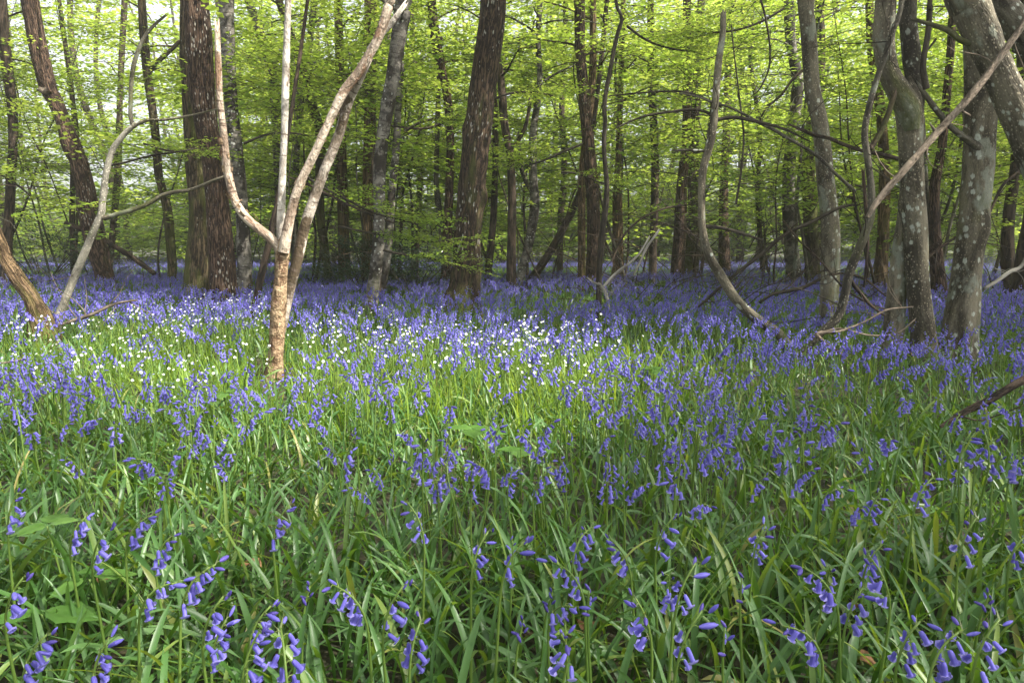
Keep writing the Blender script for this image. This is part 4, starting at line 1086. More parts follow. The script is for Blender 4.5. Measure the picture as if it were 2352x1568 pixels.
low_bough('low leafy branch reaching right across the foot of the big middle trunk', [(880, 575, 3), (930, 585, 3), (980, 592, 2.6), (1030, 606, 2.2), (1075, 618, 1.8)], 5.7, .1, per=8, s=(.25, .4))
low_bough('leafy branch hanging in front of the silvery lichen trunk, over the short tan trunk', [(690, 395, 3), (740, 430, 3), (800, 460, 3), (860, 490, 2.6), (920, 505, 2), (960, 515, 1.6)], 5.9, .1, per=14, s=(.35, .55))
low_bough('leafy branch spreading low between the silvery lichen trunk and the big middle trunk', [(780, 520, 2.6), (850, 535, 2.6), (920, 548, 2.2), (985, 556, 1.8), (1030, 552, 1.5)], 6.0, 0, per=12, s=(.3, .5))
low_bough('leafy branch crossing before the tall brown trunk of the left pair', [(330, 330, 2.5), (380, 345, 2.5), (430, 350, 2.2), (470, 352, 1.8)], 5.8, .1, per=10, s=(.3, .5))
low_bough('sunlit leafy branch over the bent lichened trunk', [(1340, 330, 3), (1290, 350, 3), (1240, 372, 2.5), (1180, 385, 2)], 7.8, 3.1, per=12, s=(.4, .6))
low_bough('leafy branch in front of the broad brown trunk, midway up', [(1290, 395, 2.6), (1330, 400, 2.4), (1380, 420, 2.2), (1430, 428, 1.8)], 7.6, .1, per=11, s=(.35, .55))
low_bough('drooping bright leafy branch at the left edge of the wood', [(-40, 380, 3), (0, 400, 2.6), (40, 425, 2.4), (70, 450, 2)], 7.5, .1, per=7, s=(.3, .45))

low_bough('leafy spray hanging high between the wiggly black sapling and the bowed pale trunk', [(1440, 60, 3), (1480, 90, 2.6), (1530, 110, 2.2), (1580, 118, 1.8)], 7.0, .1, per=12, s=(.4, .6))
low_bough('bright leafy spray above the snapped top of the bowed pale trunk', [(1800, 20, 3), (1750, 50, 2.6), (1690, 70, 2.2), (1630, 76, 1.8)], 6.8, 3.1, per=12, s=(.4, .6))
low_bough('leafy spray over the upper part of the crooked dark trunk', [(1130, 230, 3), (1170, 215, 2.6), (1220, 212, 2.2), (1270, 220, 1.8)], 7.2, .1, per=12, s=(.4, .6))
low_bough('leafy spray between the silvery lichen trunk and the big middle trunk, high up', [(930, 300, 3), (970, 280, 2.6), (1010, 272, 2.2), (1055, 278, 1.8)], 7.0, .1, per=10, s=(.35, .55))
low_bough('leafy spray behind the upright birch limb, left of the slanting ones', [(560, 330, 3), (610, 310, 2.6), (660, 305, 2.2), (710, 312, 1.8)], 6.8, .1, per=12, s=(.4, .6))
low_bough('few green leaves hanging by the knotted fork of the twin trunk', [(2150, 90, 2.6), (2135, 110, 2.2), (2118, 128, 1.8)], 4.4, 3.3, per=4, s=(.15, .25))
low_bough('leafy spray low behind the crooked dark stem', [(1990, 430, 2.6), (1950, 425, 2.2), (1915, 430, 1.8)], 5.6, 3.2, per=6, s=(.25, .4))

# ------------------------------------------------------------------ unseen high canopy, added to shade the flowers and hung on nearby trees
def shade_wanted(x, y):
    """0..1: how much added canopy blocks the sun on its way to this spot"""
    px, py, _ = to_px(np.stack([x, y, np.full_like(x, .25)], -1))
    s = np.where(px > 1440, .985, .93)
    s = np.where((py > 676) & (py < 850) & (px < 640), .04, s)
    s = np.where((py > 722) & (py < 935) & (px >= 560) & (px < 1440), .04, s)
    s = np.where((py > 850) & (py < 930) & (px > 250) & (px < 640), .5, s)
    s = np.where((py > 935) & (py < 1010) & (px > 600) & (px < 1350), .6, s)
    s = np.where((py <= 690) & (px < 1700) & (s > .5), .40, s)
    s = np.where((py <= 690) & (px < 330), .25, s)
    spot = ((x - 1.08) / .26) ** 2 + ((y - 1.32) / .20) ** 2 < 1
    s = np.where(spot, .0, s)
    return s


gx, gy = np.meshgrid(np.arange(-9, 9, .25), np.arange(.0, 9, .25))
gx = gx.ravel() + rng.normal(0, .1, gx.size)
gy = gy.ravel() + rng.normal(0, .1, gy.size)
vis = np.abs(gx) < gy * .82 + 1.3
gx, gy = gx[vis], gy[vis]
sel = rng.uniform(0, 1, len(gx)) < shade_wanted(gx, gy)
gx, gy = gx[sel], gy[sel]
qx, _, _ = to_px(np.stack([gx, gy, np.full_like(gx, .25)], -1))
more = (qx > 1440) & (gy < 7)
gx, gy = np.r_[gx, gx[more] + rng.normal(0, .12, more.sum())], np.r_[gy, gy[more] + rng.normal(0, .12, more.sum())]
hz = rng.uniform(5.6, 8.6, len(gx))
CP_ = np.stack([gx, gy, np.full_like(gx, .25)], -1) + SUN[None] * ((hz - .25) / SUN[2])[:, None]
px_, py_, dp_ = to_px(CP_)
ok = ~((py_ > -30) & (dp_ > .3) & (px_ > -60) & (px_ < 2412)) | (dp_ < .1)
CP_ = CP_[ok]
owners = [o for o in COL.objects if o.get('category') == 'tree' and o.get('label', '').startswith(('stout grey', 'dark trunk crossing', 'curved grey', 'big ridged', 'tall ridged'))]
OX = np.array([[o.location.x, o.location.y] for o in owners])
own = np.argmin(np.linalg.norm(CP_[:, None, :2] - OX[None] * .9, axis=2), axis=1)
for k, o in enumerate(owners):
    Q = CP_[own == k]
    if len(Q) == 0: continue
    gl, gb = Geo(), Geo()
    az = rng.uniform(0, 6.28, len(Q))
    off = np.stack([np.cos(az), np.sin(az), np.zeros(len(Q))], -1) * .5
    add_sprays(gl, Q - off * .6, az, 'far', .55, .85)
    top = np.array([o.location.x, o.location.y, 5.2])
    for q in Q[::7]:
        w_ = np.linspace(top, q, 12)[:, None, :] - SUNGAPS[None]
        t_ = w_ @ SUN
        if ((t_ > .2) & (np.linalg.norm(w_ - t_[..., None] * SUN, axis=2) < .35)).any(): continue
        mid = (top + q) / 2 + np.array([0, 0, .5])
        V, F, b = tube(np.array([[*top, .05], [*mid, .03], [*q, .008]]), 6, .25)
        gb.add(V, F, 0, .5, b)
    if gl.n: gl.obj('crown', [M['leaf'], M['twig']], o, smooth=False)  # added leaves out of view, set along the sun's path to cast shade
    if gb.n: gb.obj('limb', [M['greyd']], o)  # added limbs reaching out to those shading leaves

# ------------------------------------------------------------------ bluebells
def bell_mesh(seg=12, rings=6, L=.017, R_=.0032, curl=1.0):
    """one hanging bell, mouth down, top at the origin"""
    prof = {8: [(.0, .25), (.07, .78), (.3, 1.0), (.6, .98), (.82, 1.0), (.94, 1.25), (.98, 1.7), (.85, 2.1)],
            4: [(.0, .4), (.35, 1.0), (.75, 1.0), (1.0, 1.9)],
            3: [(.0, .5), (.6, 1.05), (1.0, 1.9)], 2: [(.0, .7), (1.0, 1.7)]}[rings]
    V = []
    for k, (q, rr) in enumerate(prof):
        for a in range(seg):
            th = 2 * math.pi * a / seg
            r = R_ * rr
            z = -L * q
            if rings == 8:                              # six petals, three columns each; the tips part and curl back
                c = (a + 1) % 3 - 1
                r *= 1.05 if c == 0 else .97
                pinch = {5: .15, 6: .55, 7: .92}.get(k, 0)
                th -= c * pinch * 2 * math.pi / seg
                if k == 5 and c: r, z = R_ * 1.08, -L * .93
                if k == 6: r, z = (R_ * 1.75, -L * .98) if c == 0 else (R_ * 1.5, -L * .985)
                if k == 7: r, z = R_ * 2.15 * curl + R_ * .3 * (1 - curl), -L * (.84 if c == 0 else .86)
            V.append((r * math.cos(th), r * math.sin(th), z))
    F = [[k * seg + a, k * seg + (a + 1) % seg, (k + 1) * seg + (a + 1) % seg, (k + 1) * seg + a] for k in range(len(prof) - 1) for a in range(seg)]
    return np.array(V, np.float32), np.array(F)


def bud_mesh(seg=8, L=.015, R_=.0024):
    prof = [(.0, .4), (.2, .85), (.5, 1.05), (.8, .8), (1.0, .12)]
    V = [(R_ * rr * math.cos(6.2832 * a / seg) * (1 + .12 * (a % 2)), R_ * rr * math.sin(6.2832 * a / seg) * (1 + .12 * (a % 2)), -L * q) for q, rr in prof for a in range(seg)]
    F = [[k * seg + a, k * seg + (a + 1) % seg, (k + 1) * seg + (a + 1) % seg, (k + 1) * seg + a] for k in range(4) for a in range(seg)]
    return np.array(V, np.float32), np.array(F)


def rot_to(d, spin):
    """matrix taking -Z to direction d"""
    d = np.asarray(d, float)
    z = -d / np.linalg.norm(d)
    x = np.cross([0.3, 1, .2], z)
    x /= np.linalg.norm(x)
    y = np.cross(z, x)
    c, s = math.cos(spin), math.sin(spin)
    return np.stack([x * c + y * s, -x * s + y * c, z], 1)


def plant_layout(r, H, stage):
    """stem curve + list of (position, direction, kind, scale); the head nods to +X. stage 0 bud, 1 half open, 2 full"""
    nod = {0: .2, 1: .7, 2: 1.15}[stage] * r.uniform(.6, 1.25)
    n = 14
    lean = r.uniform(-.09, .12)
    P, a = [np.zeros(3)], lean
    yw = r.normal(0, .02)
    for k in range(n):
        q = (k + 1) / n
        a = lean + nod * max(0, (q - .74) / .26) ** 1.5
        P.append(P[-1] + np.array([math.sin(a), yw, math.cos(a)]) * H / n)
    P = np.array(P)
    rad = np.linspace(.0029, .0011, n + 1)
    nb = {0: r.integers(5, 8), 1: r.integers(7, 11), 2: r.integers(8, 14)}[stage]
    fl = []
    span = {0: .12, 1: .19, 2: .20}[stage]
    for k in range(nb):
        q = k / max(1, nb - 1)                      # 0 lowest, 1 tip
        s = (1 - span) + span * q
        i = s * n
        i0 = min(n - 1, int(i))
        p = P[i0] + (P[i0 + 1] - P[i0]) * (i - i0)
        side = (1 if k % 2 else -1) * r.uniform(.3, 1.5)
        az = side + r.normal(0, .25)
        if stage == 0:
            d = np.array([math.cos(az * 2.5) * .45, math.sin(az * 2.5) * .45, .9 - .5 * (1 - q)])
            kind, scl = 'bud', r.uniform(.8, 1.1) * (1 - .25 * q)
            off = .004
        else:
            openness = 1 - q if stage == 1 else 1.25 - q
            if openness > .42:
                d = np.array([math.cos(az) * .30, math.sin(az) * .42, -1.0]) if stage == 2 else np.array([math.cos(az) * .6, math.sin(az) * .6, -.8])
                kind, scl = 'bell', r.uniform(.9, 1.15)
            elif openness > .2:
                d = np.array([math.cos(az), math.sin(az) * .8, -.25 + .3 * q])
                kind, scl = 'bud', r.uniform(1.0, 1.25)
            else:
                d = np.array([math.cos(az) * .7, math.sin(az) * .6, .75])
                kind, scl = 'bud', r.uniform(.7, .95)
            off = .0075
        out = np.array([math.cos(az) * .75, math.sin(az), .25 if kind == 'bell' else .1])
        pp = p + out / np.linalg.norm(out) * off
        fl.append((p, pp, d + r.normal(0, .16, 3), kind, scl * .82 * r.uniform(.82, 1.12)))
    return P, rad, fl


BELL_ME = []
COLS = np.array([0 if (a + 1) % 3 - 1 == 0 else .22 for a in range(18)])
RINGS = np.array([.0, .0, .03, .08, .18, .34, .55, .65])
for (L_, R__, cu, base) in ((.0172, .0029, 1.1, .08), (.0158, .0032, .95, .22), (.0188, .0027, 1.2, .36)):
    BM = Geo()
    v_, f_ = bell_mesh(18, 8, L_, R__, cu)
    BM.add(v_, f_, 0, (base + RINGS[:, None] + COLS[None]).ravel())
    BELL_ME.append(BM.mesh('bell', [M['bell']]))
BM = Geo(); v_, f_ = bud_mesh(); BM.add(v_, f_, 0, .0); BUD_ME = [BM.mesh('bud', [M['bud']])]
BM = Geo(); v_, f_ = bud_mesh(8, .018, .0026); BM.add(v_, f_, 0, .4); BUD_ME.append(BM.mesh('bud', [M['bell']]))

VARS = []
for k in range(16):
    r = np.random.default_rng(100 + k)
    stage = [2, 2, 1, 2, 1, 2, 0, 2, 1, 2, 1, 1, 0, 2, 1, 1][k]
    H = r.uniform(.245, .31) if stage else r.uniform(.20, .26)
    P, rad, fl = plant_layout(r, H, stage)
    gs = Geo()
    rows = np.c_[P, rad]
    V, F, b = tube(rows, 7, .012, already=False)
    gs.add(V, F, 0, .1 + .3 * np.clip(V[:, 2] / .3, 0, 1) ** 3, b)
    for (p, pp, d, kind, scl) in fl:                # pedicels and small bracts
        V, F, b = tube(np.array([[*p, .0007], [*((p + pp) / 2 + [0, 0, .002]), .0006], [*pp, .0006]]), 4, .004)
        gs.add(V, F, 0, .8, b)
        sd = np.array([-d[1], d[0], 0]) * .0012
        tip = p + (pp - p) * 1.2 + np.array([0, 0, .010])
        gs.add([p - sd, p + sd, tip], [[0, 1, 2]], 0, .95)
    stem_me = gs.mesh('stem', [M['stem']])
    parts = []
    for (p, pp, d, kind, scl) in fl:
        me = BELL_ME[r.integers(3)] if kind == 'bell' else BUD_ME[r.integers(2)]
        Rm = rot_to(d, r.uniform(0, 6.28)) * scl
        parts.append((kind, me, pp, Rm))
    VARS.append(dict(stem=stem_me, parts=parts, H=H, head=P[int(len(P) * .86)], stage=stage, fl=fl, P=P))


def low_template(k, lod):
    v = VARS[k]
    g = Geo()
    r = np.random.default_rng(k)
    if lod == 1:
        bell, bud = bell_mesh(5, 3, .0175, .0036), bud_mesh(4)
        sides = 4
    else:
        bell, bud = bell_mesh(3, 2, .019, .0048), (bell_mesh(3, 2, .016, .003))
        sides = 3
    for (p, pp, d, kind, scl) in v['fl']:
        Rm = rot_to(d, r.uniform(0, 6.28)) * scl
        vv, ff = bell if kind == 'bell' else bud
        g.add(vv @ Rm.T + pp, ff, 0, r.uniform(0, 1))
    P = v['P'][[0, 5, 10, 14]] if lod == 1 else v['P'][[0, 14]]
    rr = [.0028, .0024, .002, .0014] if lod == 1 else [.003, .002]
    V = np.concatenate([[p + q * np.array([math.cos(a), math.sin(a), 0]) for a in np.arange(sides) * 6.2832 / sides] for p, q in zip(P, rr)])
    F = [[a * sides + b, a * sides + (b + 1) % sides, (a + 1) * sides + (b + 1) % sides, (a + 1) * sides + b] for a in range(len(P) - 1) for b in range(sides)]
    g.add(V, F, 1, .3)
    return np.concatenate(g.V), np.concatenate([f for f in g.F if f.shape[1] == 4]), np.concatenate(g.M), np.concatenate(g.R)


LOW = {1: [low_template(k, 1) for k in range(16)], 2: [low_template(k, 2) for k in range(16)]}


# --- where the plants stand
def in_tree(x, y):
    m = np.zeros(len(x), bool)
    for r in REFS:
        m |= (x - r[3][0]) ** 2 + (y - r[3][1]) ** 2 < .13 ** 2
    return m


def field(y0, y1, dens, margin=.9):
    area = (y1 - y0) * (y0 + y1) * .78 + 2 * margin * (y1 - y0)
    n = int(area * dens)
    y = np.sqrt(rng.uniform(y0 ** 2, y1 ** 2, n))
    x = rng.uniform(-1, 1, n) * (y * .78 + margin)
    return x, y


def clumps(x, y):
    P = np.stack([x, y, np.zeros_like(x)], -1)
    return NZ[0](P, .55) * .6 + NZ[1](P, 1.6) * .5


def bell_density(x, y):
    """thinner in the grassy part of the clearing and near the camera at right, thick under the trees"""
    px, py, _ = to_px(np.stack([x, y, np.full_like(x, .27)], -1))
    d = np.ones_like(x)
    grass = np.exp(-((px - 1150) / 340) ** 2 - ((py - 855) / 70) ** 2)
    d *= 1 - .82 * grass
    grass2 = np.exp(-((px - 430) / 230) ** 2 - ((py - 790) / 28) ** 2)
    d *= 1 - .55 * grass2
    rightg = np.exp(-((px - 2080) / 520) ** 2 - ((py - 900) / 150) ** 2)
    d *= 1 - .62 * rightg
    d *= 1 - .95 * ((np.abs(px - 632) < 62) & (y > 2.3) & (y < 3.6))
    d *= np.where(y < 1.15, .62, 1)
    d *= np.clip(.72 + 1.0 * clumps(x, y), .15, 1.4)
    return np.clip(d, 0, 1.3) / 1.3


HAND = [(62, 1520, 2, .3), (165, 1232, 3, .4), (338, 1372, 9, .2), (432, 1352, 1, .1), (490, 1492, 11, .2), (655, 1520, 5, 2.0), (580, 1450, 2, .3), (632, 1215, 4, 0), (828, 1395, 7, 3.0),
        (885, 1425, 8, .4), (945, 1500, 13, 1.2), (1090, 1285, 15, .6), (1162, 1308, 10, .2), (968, 1212, 4, 2.8), (1322, 1262, 5, .9), (1325, 1335, 9, 2.6), (1512, 1245, 8, .1),
        (1735, 1260, 11, .3), (1492, 1450, 14, 3.2), (1565, 1490, 10, .4), (1660, 1512, 6, 0), (1950, 1410, 2, .5), (1910, 1362, 1, 2.9), (2070, 1492, 3, .3), (2150, 1510, 7, .2), (2255, 1410, 12, 0),
        (2245, 1505, 4, .2), (1990, 1300, 13, .2), (1875, 1480, 5, 3.0), (1700, 1390, 6, 0), (700, 1395, 12, .3), (1350, 1420, 6, 0), (1255, 1410, 12, 0), (215, 1275, 8, .3), (300, 1225, 7, .1),
        (20, 1185, 14, .2), (1560, 1370, 10, .5), (1190, 1480, 12, .4), (15, 1400, 8, .2), (360, 1280, 13, .1), (1440, 1290, 2, 2.9), (2210, 1250, 4, .3), (2110, 1140, 1, .4), (560, 1540, 14, .3),
        (215, 1545, 11, .3), (1230, 1120, 3, .2), (1300, 1500, 6, 1), (2330, 1260, 5, .3), (2040, 1360, 8, 2.6), (470, 1450, 8, .3)]
plants = []                                  # x, y, z, variant, azimuth, scale, hand index
for hi, (hx, hy, k, az) in enumerate(HAND):
    v = VARS[k]
    hz_ = v['head'][2]
    p = at_height(hx, hy, hz_)
    c, s = math.cos(az), math.sin(az)
    hd = v['head']
    plants.append((p[0] - (c * hd[0] - s * hd[1]), p[1] - (s * hd[0] + c * hd[1]), 0.0, k, az, 1.0, hi))
HP = np.array([[p[0], p[1]] for p in plants])

for y0, y1, dens in ((.30, 1.15, 105), (1.15, 2.6, 290), (2.6, 6.0, 225), (6.0, 12, 160), (12, 20, 66), (20, 34, 26)):
    x, y = field(y0, y1, dens)
    keep = rng.uniform(0, 1, len(x)) < bell_density(x, y)
    keep &= ~in_tree(x, y)
    keep &= np.hypot(x, y) > .64
    x, y = x[keep], y[keep]
    if y0 < 1:
        q = np.min(np.hypot(x[:, None] - HP[None, :, 0], y[:, None] - HP[None, :, 1]), axis=1) > .05
        ppx, ppy, _ = to_px(np.stack([x, y, np.full_like(x, .28)], -1))
        q &= ~((ppy > 1180) & (ppy < 1600) & (rng.uniform(0, 1, len(x)) < .55))
        x, y = x[q], y[q]
    ks = rng.integers(0, 16, len(x))
    far = y > 2.6
    ks = np.where(far & np.isin(ks, (6, 12)), 3, ks)
    az = rng.normal(-.9, 1.5, len(x))
    scl = rng.uniform(.78, 1.08, len(x))
    z = ground_z(x, y)
    plants += list(zip(x, y, z, ks, az, scl, [-1] * len(x)))
arr = np.array(plants)
hd = np.array([VARS[int(k)]['H'] for k in arr[:, 3]]) * arr[:, 5] * .93
hx, hy, _ = to_px(np.stack([arr[:, 0], arr[:, 1], arr[:, 2] + hd], -1))
inside = (hx > -15) & (hx < 2367) & (hy > 500) & (hy < 1590)
dist = np.hypot(np.hypot(arr[:, 0], arr[:, 1]), CAM_H - .25)
order = np.argsort(np.where(inside, dist, 1e6))
single = order[:300]
STG = {0: 'bluebell in tight bud', 1: 'half open bluebell', 2: 'bluebell in full flower'}


def side_words(px, py):
    h = 'far left' if px < 350 else 'left' if px < 850 else 'middle' if px < 1500 else 'right' if px < 2000 else 'far right'
    d = 'lowest' if py > 1440 else 'lower' if py > 1330 else 'upper'
    return h, d


lab_count = {}
for n_i, idx in enumerate(single):
    x, y, z, k, az, scl, hi = arr[idx]
    v = VARS[int(k)]
    root = empty('bluebell', (x, y, z))
    root.rotation_euler = (0, 0, az) if hi >= 0 else (rng.normal(0, .11), rng.normal(0, .11), az)
    root.scale = (scl, scl, scl)
    st = bpy.data.objects.new('stem', v['stem']); COL.objects.link(st); st.parent = root
    if True:
        for kind, me, pp, Rm in v['parts']:
            o = bpy.data.objects.new(kind, me)
            COL.objects.link(o)
            o.parent = root
            o.matrix_local = Matrix.Translation(Vector(pp)) @ Matrix([list(map(float, q)) for q in Rm]).to_4x4()
    h, d = side_words(hx[idx], hy[idx])
    row = 'nearest' if hy[idx] > 1330 else 'second nearest' if hy[idx] > 1180 else 'third nearest'
    lab = f"{STG[v['stage']]} in the {row} band of flowers, {h} of the photo"
    lab_count.setdefault(lab, []).append(root)
    tag(root, lab, 'flower')
for lab, os_ in lab_count.items():
    for o in os_:
        o['group'] = lab.replace('bluebell', 'bluebells', 1)

rest = order[300:]
g = Geo()
lodd = np.where(dist < 4.6, 1, 2)
lodd[~inside] = 2
for lod in (1, 2):
    for k in range(16):
        s = rest[(arr[rest, 3] == k) & (lodd[rest] == lod)]
        if len(s) == 0: continue
        tv, tf, tm, tr = LOW[lod][k]
        c, sn = np.cos(arr[s, 4]), np.sin(arr[s, 4])
        Z, one = np.zeros(len(s)), np.ones(len(s))
        Mx = np.stack([c, -sn, Z, sn, c, Z, Z, Z, one], -1).reshape(-1, 3, 3) * arr[s, 5][:, None, None]
        V = np.einsum('kij,nj->kni', Mx, tv) + arr[s, :3][:, None, :]
        V[..., :2] += rng.normal(0, .12, (len(s), 1, 2)) * (V[..., 2:3] - arr[s, 2][:, None, None])     # each leans its own way
        F = (tf[None] + (np.arange(len(s)) * len(tv))[:, None, None]).reshape(-1, 4)
        rn = (tr[None] * .6 + rng.uniform(0, .4, (len(s), 1))).ravel()
        g.add(V, F, np.tile(tm, len(s)), rn)
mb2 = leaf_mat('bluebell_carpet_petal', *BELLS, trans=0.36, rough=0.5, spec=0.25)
tag(g.obj('bluebell_carpet', [mb2, M['stem']]), 'sea of bluebells running back under the trees', 'bluebells', kind='stuff')
print('bluebells', len(arr), 'carpet verts', g.n)


# ------------------------------------------------------------------ strap leaves and grass
def straps(geo, x, y, L, wd, S, across=2, a0=(.05, .75), bend=(.4, 1.9), az=None, mat=0):
    n = len(x)
    az = rng.uniform(0, 6.2832, n) if az is None else az
    aa = rng.uniform(*a0, n)
    bb = rng.uniform(*bend, n)
    s = np.linspace(0, 1, S + 1)
    ang = aa[:, None] + bb[:, None] * s[None] ** 1.8
    dl = (L / S)[:, None]
    h = np.cumsum(np.sin(ang) * dl, 1) - np.sin(ang) * dl
    v = np.cumsum(np.cos(ang) * dl, 1) - np.cos(ang) * dl
    ca, sa = np.cos(az)[:, None], np.sin(az)[:, None]
    sway = (rng.normal(0, .12, n)[:, None]) * s[None] ** 2 * L[:, None]
    C = np.stack([x[:, None] + ca * h - sa * sway, y[:, None] + sa * h + ca * sway, np.maximum(v + ground_z(x, y)[:, None], .006)], -1)
    prof = np.interp(s, [0, .15, .5, .82, .95, 1], [.55, .75, 1, .85, .5, .04])
    w_ = wd[:, None] * prof[None] * .5
    tw = rng.normal(0, .5, n)[:, None] * s[None] + rng.normal(0, .25, n)[:, None]
    side = np.stack([-sa * np.cos(tw), ca * np.cos(tw), np.sin(tw)], -1)
    if across == 3:
        nrm = np.stack([-np.cos(ang) * ca, -np.cos(ang) * sa, np.sin(ang)], -1)
        rows = [C + side * w_[..., None] + nrm * (w_ * .35)[..., None], C, C - side * w_[..., None] + nrm * (w_ * .35)[..., None]]
    else:
        rows = [C + side * w_[..., None], C - side * w_[..., None]]
    A = len(rows)
    V = np.stack(rows, 2)                                # n, S+1, A, 3
    i = np.arange(n)[:, None, None] * (S + 1) * A + np.arange(S)[None, :, None] * A + np.arange(A - 1)[None, None, :]
    F = np.stack([i, i + 1, i + A + 1, i + A], -1).reshape(-1, 4)
    rn = np.repeat(rng.uniform(0, 1, n), (S + 1) * A)
    geo.add(V.reshape(-1, 3), F, mat, rn)


g = Geo()
for y0, y1, dens, S, ac in ((.12, 1.3, 1750, 9, 3), (1.3, 2.6, 1150, 7, 3), (2.6, 6, 560, 5, 2), (6, 12, 260, 4, 2), (12, 24, 70, 3, 2)):
    x, y = field(y0, y1, dens, .8)
    keep = (~in_tree(x, y)) & (np.hypot(x, y) > .22)
    x, y = x[keep], y[keep]
    n = len(x)
    L = rng.uniform(.115, .235, n) * (1 if y1 < 1.5 else .86)
    wd = rng.uniform(.0048, .0118, n) * (1 if y1 < 7 else 1.5 if y1 < 13 else 2.4)
    ppx = 1176 + FPX * x / y
    L[(np.abs(ppx - 632) < 45) & (y > 2.5) & (y < 3.5)] *= .55
    if y0 < .5:
        short = np.hypot(x, y) < .55
        L[short] *= .7
    straps(g, x, y, L, wd, S, ac, (.05, .9), (.3, 1.6))
# leaves behind the camera's feet and out to the sides keep the floor covered from other places too
x = rng.uniform(-3, 3, 2600); y = rng.uniform(-2.2, .12, 2600)
straps(g, x, y, rng.uniform(.14, .26, 2600), rng.uniform(.007, .013, 2600), 4, 2)
tag(g.obj('bluebell_leaves', [M['strap']]), 'mat of long arching strap leaves under the bluebells', 'leaves', kind='stuff')
print('leaf verts', g.n)

# upright grass in the clearing
g = Geo()
x, y = field(2.0, 5.2, 900)
px, py, _ = to_px(np.stack([x, y, np.full_like(x, .15)], -1))
dens = np.exp(-((px - 1150) / 380) ** 2 - ((py - 880) / 90) ** 2) + .8 * np.exp(-((px - 420) / 260) ** 2 - ((py - 830) / 60) ** 2) + .7 * np.exp(-((px - 650) / 160) ** 2 - ((py - 880) / 60) ** 2)
keep = (rng.uniform(0, 1, len(x)) < dens) & ~in_tree(x, y) & ~((np.abs(px - 632) < 40) & (y > 2.4) & (y < 3.5))
x, y = x[keep], y[keep]
straps(g, x, y, rng.uniform(.12, .225, len(x)), rng.uniform(.003, .0065, len(x)), 5, 2, a0=(0, .3), bend=(.1, .9))
mg = leaf_mat('grass_blade', [(0, (.09, .18, .018)), (1, (.18, .28, .035))], [(0, (.32, .48, .03)), (1, (.52, .62, .06))], trans=.42, rough=.4, spec=.4)
tag(g.obj('grass', [mg]), 'bright upright grass blades in the sunlit clearing', 'grass', kind='stuff')

# ------------------------------------------------------------------ stitchwort: small white stars
def stitch_mesh(k):
    r = np.random.default_rng(300 + k)
    g = Geo()
    H = .23 + .025 * k
    rows = np.array([[0, 0, 0, .0012], [.01, .005, H * .5, .001], [.005, 0, H, .0008]])
    V, F, b = tube(rows, 4, .05)
    g.add(V, F, 1, .2, b)
    for a in range(4):
        z = H * (.25 + .16 * a)
        th = r.uniform(0, 6.28)
        for s in (0, math.pi):
            d = np.array([math.cos(th + s), math.sin(th + s), .5])
            n = np.array([-math.sin(th + s), math.cos(th + s), 0]) * .0022
            p = np.array([.008, .003, z])
            g.add([p, p + d * .016 + n, p + d * .038, p + d * .016 - n], [[0, 1, 2, 3]], 1, .5)
    tilt = r.uniform(.4, 1.0)
    for (top, sc_) in ((np.array([.005, 0, H]), 1.0),) + (((np.array([-.02, .012, H - .025]), .85),) if k % 2 else ()):
        az = r.uniform(-2.4, -.7)
        zz = np.array([math.cos(az) * math.sin(tilt), math.sin(az) * math.sin(tilt), math.cos(tilt)])
        xx = np.cross(zz, [0, .2, 1]); xx /= np.linalg.norm(xx)
        yy_ = np.cross(zz, xx)
        for a in range(10):
            th = 6.2832 * (a // 2) / 5 + (.22 if a % 2 else -.22)
            d = xx * math.cos(th) + yy_ * math.sin(th)
            n = np.cross(zz, d)
            l = .0060 * sc_
            g.add([top, top + d * l * .6 + n * .0019 + zz * .002, top + d * l + zz * .003, top + d * l * .6 - n * .0019 + zz * .002], [[0, 1, 2, 3]], 0, r.uniform())
    quad = [(f, m) for f, m in zip(g.F, g.M) if f.shape[1] == 4]
    return g.mesh('stitchwort', [M['white'], M['stem']], smooth=False), (np.concatenate(g.V), np.concatenate([f for f, m in quad]), None, np.concatenate([m for f, m in quad]))


ST, STRAW = zip(*[stitch_mesh(k) for k in range(4)])
bands = [(430, 745, 150, 22, 70), (560, 715, 60, 16, 24), (330, 785, 120, 22, 40), (100, 790, 90, 25, 20), (820, 750, 110, 20, 26), (1130, 770, 120, 24, 40), (1290, 810, 90, 26, 26), (930, 790, 200, 40, 20), (360, 830, 60, 18, 10)]
stars = []
for (cx, cy, sx, sy, n) in bands:
    lab = {430: 'small white stitchwort star in the main drift left of the peeling birch', 560: 'small white stitchwort star close beside the peeling birch, on its left',
           330: 'small white stitchwort star at the front of the left drift', 100: 'small white stitchwort star among bluebells near the left edge',
           820: 'small white stitchwort star just right of the peeling birch', 1130: 'small white stitchwort star in the drift below the big middle trunk',
           1290: 'small white stitchwort star at the right end of the middle drift', 930: 'small white stitchwort star scattered in the grass before the silvery lichen trunk',
           360: 'small white stitchwort star lowest down at the left, apart from the drift'}[cx]
    for a in range(int(n * 2.2)):
        p = at_height(rng.normal(cx, sx), rng.normal(cy, sy), .27)
        if p[1] > 6 or p[1] < 1.8 or NZ[4](np.array([[p[0], p[1], 0.]]), 1.1)[0] < rng.uniform(-.9, .25): continue
        stars.append((p[1], p[0], lab))
stars.sort()
rest_s = Geo()
